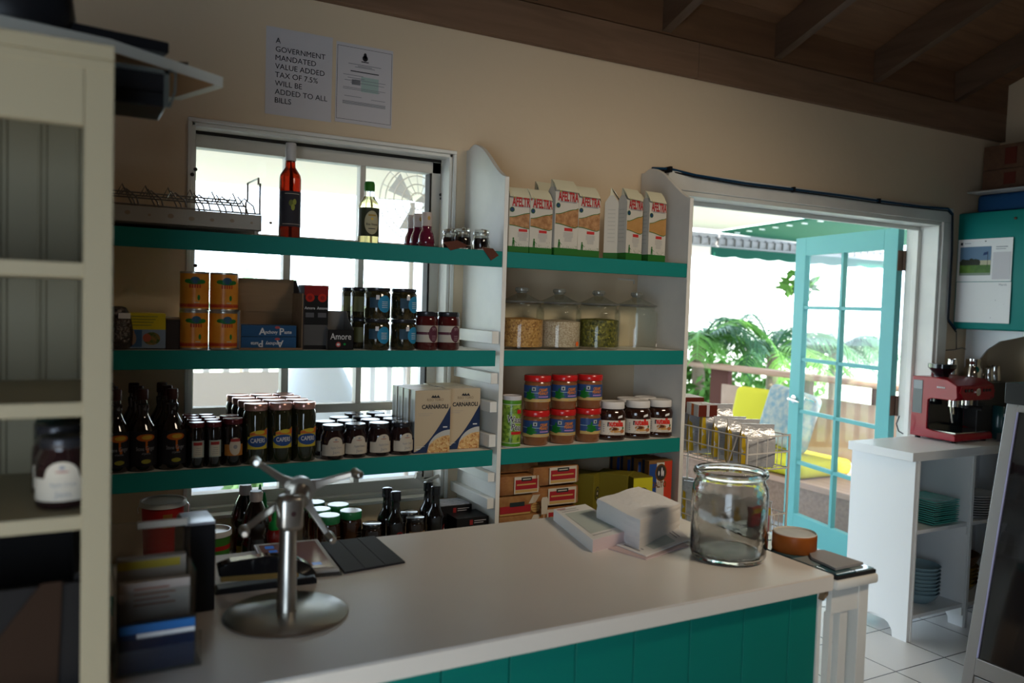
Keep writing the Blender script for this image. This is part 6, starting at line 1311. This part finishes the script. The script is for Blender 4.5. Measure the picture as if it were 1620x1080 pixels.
while x < xb_: b.box(x-.012, x+.012, Aq.y+.01, Aq.y+.03, z0_, z0_+.1, M('frieze_white'), Tm); b.disc(x+.06, Aq.y-.001, z0_+.10, .02, .014, M('frieze_shadow', (.12, .11, .11), .6), 8, T=Tm); x += .12
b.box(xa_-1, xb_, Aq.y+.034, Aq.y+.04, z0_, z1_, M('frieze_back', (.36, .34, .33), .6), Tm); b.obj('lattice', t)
b = MB(); xs_ = [xm_+(xb_-xm_)*i/60 for i in range(61)]; b.add([(x, Aq.y+.05, z0_+.01) for x in xs_]+[(x, Aq.y+.05, z0_-.085-.02*abs(math.sin(i*.55))) for i, x in enumerate(xs_)], [(i, 61+i, 62+i, i+1) for i in range(60)], M('valance_green', (.005, .075, .045), .7), T=Tm); b.obj('valance', t)
b = MB(); b.box(xa_-1, xm_, Aq.y+.045, Aq.y+.06, z0_-.10, z0_, PC, Tm); b.obj('cream_board', t)
# rail, post, bench
RWD = wood('driftwood_rail', (.30, .17, .11), (.42, .26, .18), .6, 2, (12, 1, 12)); RDB = M('dark_brown_post', (.075, .018, .010), .6)
b = MB(); b.rbox(5.24, 5.42, .9, 4.3, .975, 1.02, RWD, .01); o = tag(b.obj('porch_rail'), 'weathered wooden rail cap running along the porch edge', 'rail')
yp = at_x(1138, 620, 5.32).y
t = thing('porch_post', 'wide dark brown plank post under the porch rail', 'post', (5.33, yp, -.03)); MB().box(-.02, .03, -.115, .115, 0, 1.0, RDB).obj('post_body', t)
for i, y in enumerate((1.25, 1.95)):
    t = thing('porch_post', ('dark brown plank post seen through the lower door panes, nearer the hinge', 'dark brown plank post seen through the lower door panes, nearer the handle')[i], 'post', (5.33, y, -.03)); MB().box(-.02, .03, -.06, .06, 0, 1.0, RDB).obj('post_body', t)
t = thing('bench', 'built-in wooden porch bench with a sloping plank back under the rail', 'bench', (5.0, 2.1, -.03)); b = MB(); b.box(-.38, .28, -1.3, .74, .30, .34, RWD); b.box(-.36, -.33, -1.3, .74, 0, .30, wood('bench_wood', (.16, .09, .055), (.24, .15, .10), .7)); b.obj('seat_boards', t)
b = MB(); b.box(.255, .275, -1.3, .74, .42, .88, M('pinkish_plank', (.42, .30, .24), .7, noise=((.34, .23, .18), 6))); b.obj('back_board', t)
YC = M('yellow_cushion', (.50, .45, .03), .8); BC = M('blue_floral_cloth', (.16, .25, .30), .8, noise=((.36, .36, .32), 24))
def cushion(name, label, loc, sx_, sy_, sz_, mat, rot):
    b = MB(); b.rbox(-sx_/2, sx_/2, -sy_/2, sy_/2, -sz_/2, sz_/2, mat, min(sx_, sy_, sz_)*.42, seg=4); o = b.obj(name); o.location = loc; o.rotation_euler = rot
    for p in o.data.polygons: p.use_smooth = True
    return tag(o, label, 'cushion')
y0c, y1c = at_x(1158, 650, 5.1).y, at_x(1262, 690, 5.1).y
cushion('seat_cushion', 'long yellow seat cushion on the porch bench', (4.93, 2.05, .372), .56, 1.4, .12, YC, (0, 0, 0))
yc = at_x(1198, 650, 5.1).y; cushion('back_cushion', 'bright yellow back cushion on the porch bench', (5.14, yc, .660), .13, .58, .42, YC, (0, R(12), 0))
yc = at_x(1256, 640, 4.98).y; cushion('back_cushion', 'pale blue floral cushion leaning against the yellow one', (4.99, yc+.06, .69), .13, .48, .46, BC, (R(8), R(12), 0))
# plants
LF1 = M('palm_leaf', (.10, .26, .05), .5); LF2 = M('palm_leaf_dark', (.05, .13, .07), .5); LFB = M('shrub_leaf', (.09, .22, .04), .6)
def frond(b, base, az, L_, lift, mat, leaf=.30):
    pts = []
    for i in range(13): u = i/12; r_ = L_*u; pts.append(Vector((base[0]+r_*math.cos(az), base[1]+r_*math.sin(az), base[2]+lift*L_*math.sin(u*2.3)-L_*.35*u*u)))
    b.tube(pts, [.014*(1-.7*i/12) for i in range(13)], mat, 5); sd = Vector((-math.sin(az), math.cos(az), 0))
    for i in range(1, 34):
        u = i/34; j = min(int(u*12), 11); p = pts[j].lerp(pts[j+1], u*12-j); d = (pts[j+1]-pts[j]).normalized(); l = leaf*(1-.55*abs(u-.4)*1.6)
        for s_ in (-1, 1):
            tip = p+d*l*.65+sd*s_*l*.75+Vector((0, 0, -l*(.25+.35*random.random()))); m_ = p.lerp(tip, .5)+Vector((0, 0, .03)); w_ = d*.009
            b.add([p-w_, p+w_, m_+w_*1.3, tip, m_-w_*1.3], [(0, 1, 2, 4), (4, 2, 3)], mat)
random.seed(11)
for nm, loc, lb, n, L_ in (('palm_tree', (at_z(1112, 530, 1.2)*1.0+Vector((0, 0, 0))), 'bushy palm at the left of the doorway view', 13, 1.35), ('palm_tree', at_z(1225, 555, 1.05), 'spreading palm between the left palm and the open door', 15, 1.7), ('palm_tree', at_z(1330, 560, 1.0), 'palm seen faintly through the glass door panes', 12, 1.3)):
    pass
for px, py, dist, lb, n, L_, mt in ((1105, 545, 8.2, 'bushy palm at the left of the doorway view', 12, .75, LF1), (1222, 560, 8.6, 'spreading palm between the left palm and the open door', 16, .95, LF1), (1320, 560, 9.5, 'palm seen faintly through the glass door panes', 12, .8, LF2)):
    d = ray(px, py); p = Vector((0, CAMY, CAMH))+d*dist; t = thing('palm_tree', lb, 'palm', (p.x, p.y, -.22)); b = MB(); top = p.z+.22
    for i in range(n): frond(b, (0, 0, top), 2*PI*i/n+random.random()*.4, L_*(.8+.35*random.random()), .12+.42*random.random(), mt if i % 3 else LF2)
    b.obj('fronds', t); b = MB(); b.tube([(0, 0, 0), (.03, 0, top*.5), (0, 0, top+.02)], [.09, .07, .06], M('palm_trunk', (.25, .20, .14), .8), 10); b.obj('trunk', t)
def shrub(px, py, dist, r_, lb, name='shrub', nl=420, mt=LFB):
    d = ray(px, py); p = Vector((0, CAMY, CAMH))+d*dist; t = thing(name, lb, 'shrub', (p.x, p.y, -.22)); b = MB()
    for i in range(nl):
        v = Vector((random.gauss(0, 1), random.gauss(0, 1), random.gauss(0, 1))).normalized()*r_*random.random()**.4; c = Vector((v.x, v.y, v.z*.8+p.z+.22)); a = Vector((random.uniform(-1, 1), random.uniform(-1, 1), random.uniform(-1, 1))).normalized(); q = a.cross(Vector((.3, .5, .8))).normalized(); s_ = .05+.05*random.random()
        b.add([c-a*s_, c+q*s_*.45, c+a*s_, c-q*s_*.45], [(0, 1, 2, 3)], mt)
    b.obj('leaves', t); b = MB(); b.tube([(0, 0, 0), (0, 0, p.z+.22)], .03, M('palm_trunk'), 6); b.obj('stem', t)
shrub(1098, 625, 8.4, .42, 'low green shrub under the porch rail at the left of the doorway')
shrub(1160, 600, 10.6, .5, 'green shrub behind the palms')
shrub(1262, 450, 7.5, .16, 'leafy vine sprig hanging beside the door edge', 'vine', 60)
shrub(1240, 590, 12, .8, 'hazy green shrub behind the open door edge')
# neighbouring house
nb = Vector((0, CAMY, CAMH))+ray(1170, 450)*20; t = thing('neighbour_house', 'bright white neighbouring house with one turquoise-framed window', 'house', (nb.x, nb.y, -.22)); HW = M('white_render', (.86, .87, .86), .8)
b = MB(); b.box(-3.6, 4.0, 0, 3, 0, 3.2, HW); b.obj('house_walls', t); b = MB(); b.prism([(-3.9, 3.2), (4.3, 3.2), (0.2, 4.4)], 1, -.3, 3.3, M('pale_roof', (.75, .75, .74), .8)); b.obj('roof', t)
b = MB(); TQW = M('turquoise_trim', (.20, .62, .62), .6); zc_ = nb.z+.22
for x0_, x1_, z0_2, z1_2 in ((-.38, .38, zc_+.28, zc_+.34), (-.38, .38, zc_-.34, zc_-.28), (-.38, -.32, zc_-.28, zc_+.28), (.32, .38, zc_-.28, zc_+.28)): b.box(x0_, x1_, -.05, 0, z0_2, z1_2, TQW)
f_ = b.obj('window_frame', t); b = MB().box(-.32, .32, -.02, -.01, zc_-.28, zc_+.28, M('house_glass', (.70, .80, .82), .1)); b.obj('pane', f_)
# things seen through the small window
t = thing('garden_fence', 'pale fence of square balusters beyond the shelf window', 'fence', (1.4, 4.4, -.03)); b = MB(); FW = M('pale_fence_paint', (.66, .64, .62), .7); b.box(-2.2, 3.6, -.03, .03, .93, 1.0, FW); b.box(-2.2, 3.6, -.02, .02, .10, .16, FW); b.obj('rails', t)
b = MB(); x = -2.15
while x < 3.6: b.box(x, x+.05, -.018, .018, .16, .93, FW); x += .16
o = b.obj('balusters', t); o['kind'] = 'stuff'
b = MB(); b.box(-1.9, .35, -.04, -.02, .18, .90, M('beige_board', (.50, .42, .36), .7)); b.obj('solid_panel', t)
p = at_y(642, 318, 1.9); t = thing('pedestal_fan', 'round wire-caged pedestal fan outside the window on the right', 'fan', (p.x+.06, 1.9, -.03)); b = MB(); FG = M('fan_grille', (.62, .58, .54), .5); zc_ = p.z+.03
for r_ in (.05, .10, .15, .20, .235): b.tube([(r_*math.cos(2*PI*i/28), -.05*(1-r_*2), zc_+r_*math.sin(2*PI*i/28)) for i in range(28)], .004, FG, 5, closed=True)
for i in range(16): a = 2*PI*i/16; b.tube([(.04*math.cos(a), -.05, zc_+.04*math.sin(a)), (.235*math.cos(a), 0, zc_+.235*math.sin(a))], .0025, FG, 4)
b.obj('cage', t); b = MB(); b.tube([(0, .04, 0), (0, .04, zc_)], .018, FG, 8); b.lathe([(.19, 0), (.19, .02), (.03, .04), (0, .04)], FG, 20); b.obj('stand', t)
b = MB()
for i in range(3): a = 2*PI*i/3; b.add([(0, .02, zc_), (.19*math.cos(a), .01, zc_+.19*math.sin(a)), (.17*math.cos(a+.7), .04, zc_+.17*math.sin(a+.7))], [(0, 1, 2)], M('fan_blade', (.6, .6, .6), .4))
b.obj('blades', t)
p = at_y(684, 300, 2.2); t = thing('porch_column', 'white square porch column at the right of the window view', 'column', (p.x, 2.2, -.03)); MB().box(-.05, .05, -.05, .05, 0, 2.379, M('column_white', (.62, .62, .62), .6)).obj('column_shaft', t)
p = at_y(500, 640, 2.6); t = thing('covered_chair', 'pale blue-white cloth-covered chair outside the lower window panes', 'chair', (p.x, 2.6, -.03)); b = MB(); b.lathe([(.34, 0), (.33, .5), (.27, .9), (.17, 1.10), (.08, 1.17), (0, 1.18)], M('pale_cloth', (.62, .70, .80), .8, bump=.5, bscale=6), 14, sy=.7); b.obj('cloth_cover', t)
PLF = M('washed_out_leaf', (.50, .66, .48), .7)  # leaf green lightened to carry the overexposed daylight outside
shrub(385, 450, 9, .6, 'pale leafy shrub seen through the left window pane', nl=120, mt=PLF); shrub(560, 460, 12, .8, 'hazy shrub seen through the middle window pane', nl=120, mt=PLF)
shrub(420, 770, 6.0, .35, 'green plant low outside the bottom strip of the window', nl=260, mt=M('sunlit_leaf', (.35, .55, .22), .7))
bpy.context.view_layer.update()
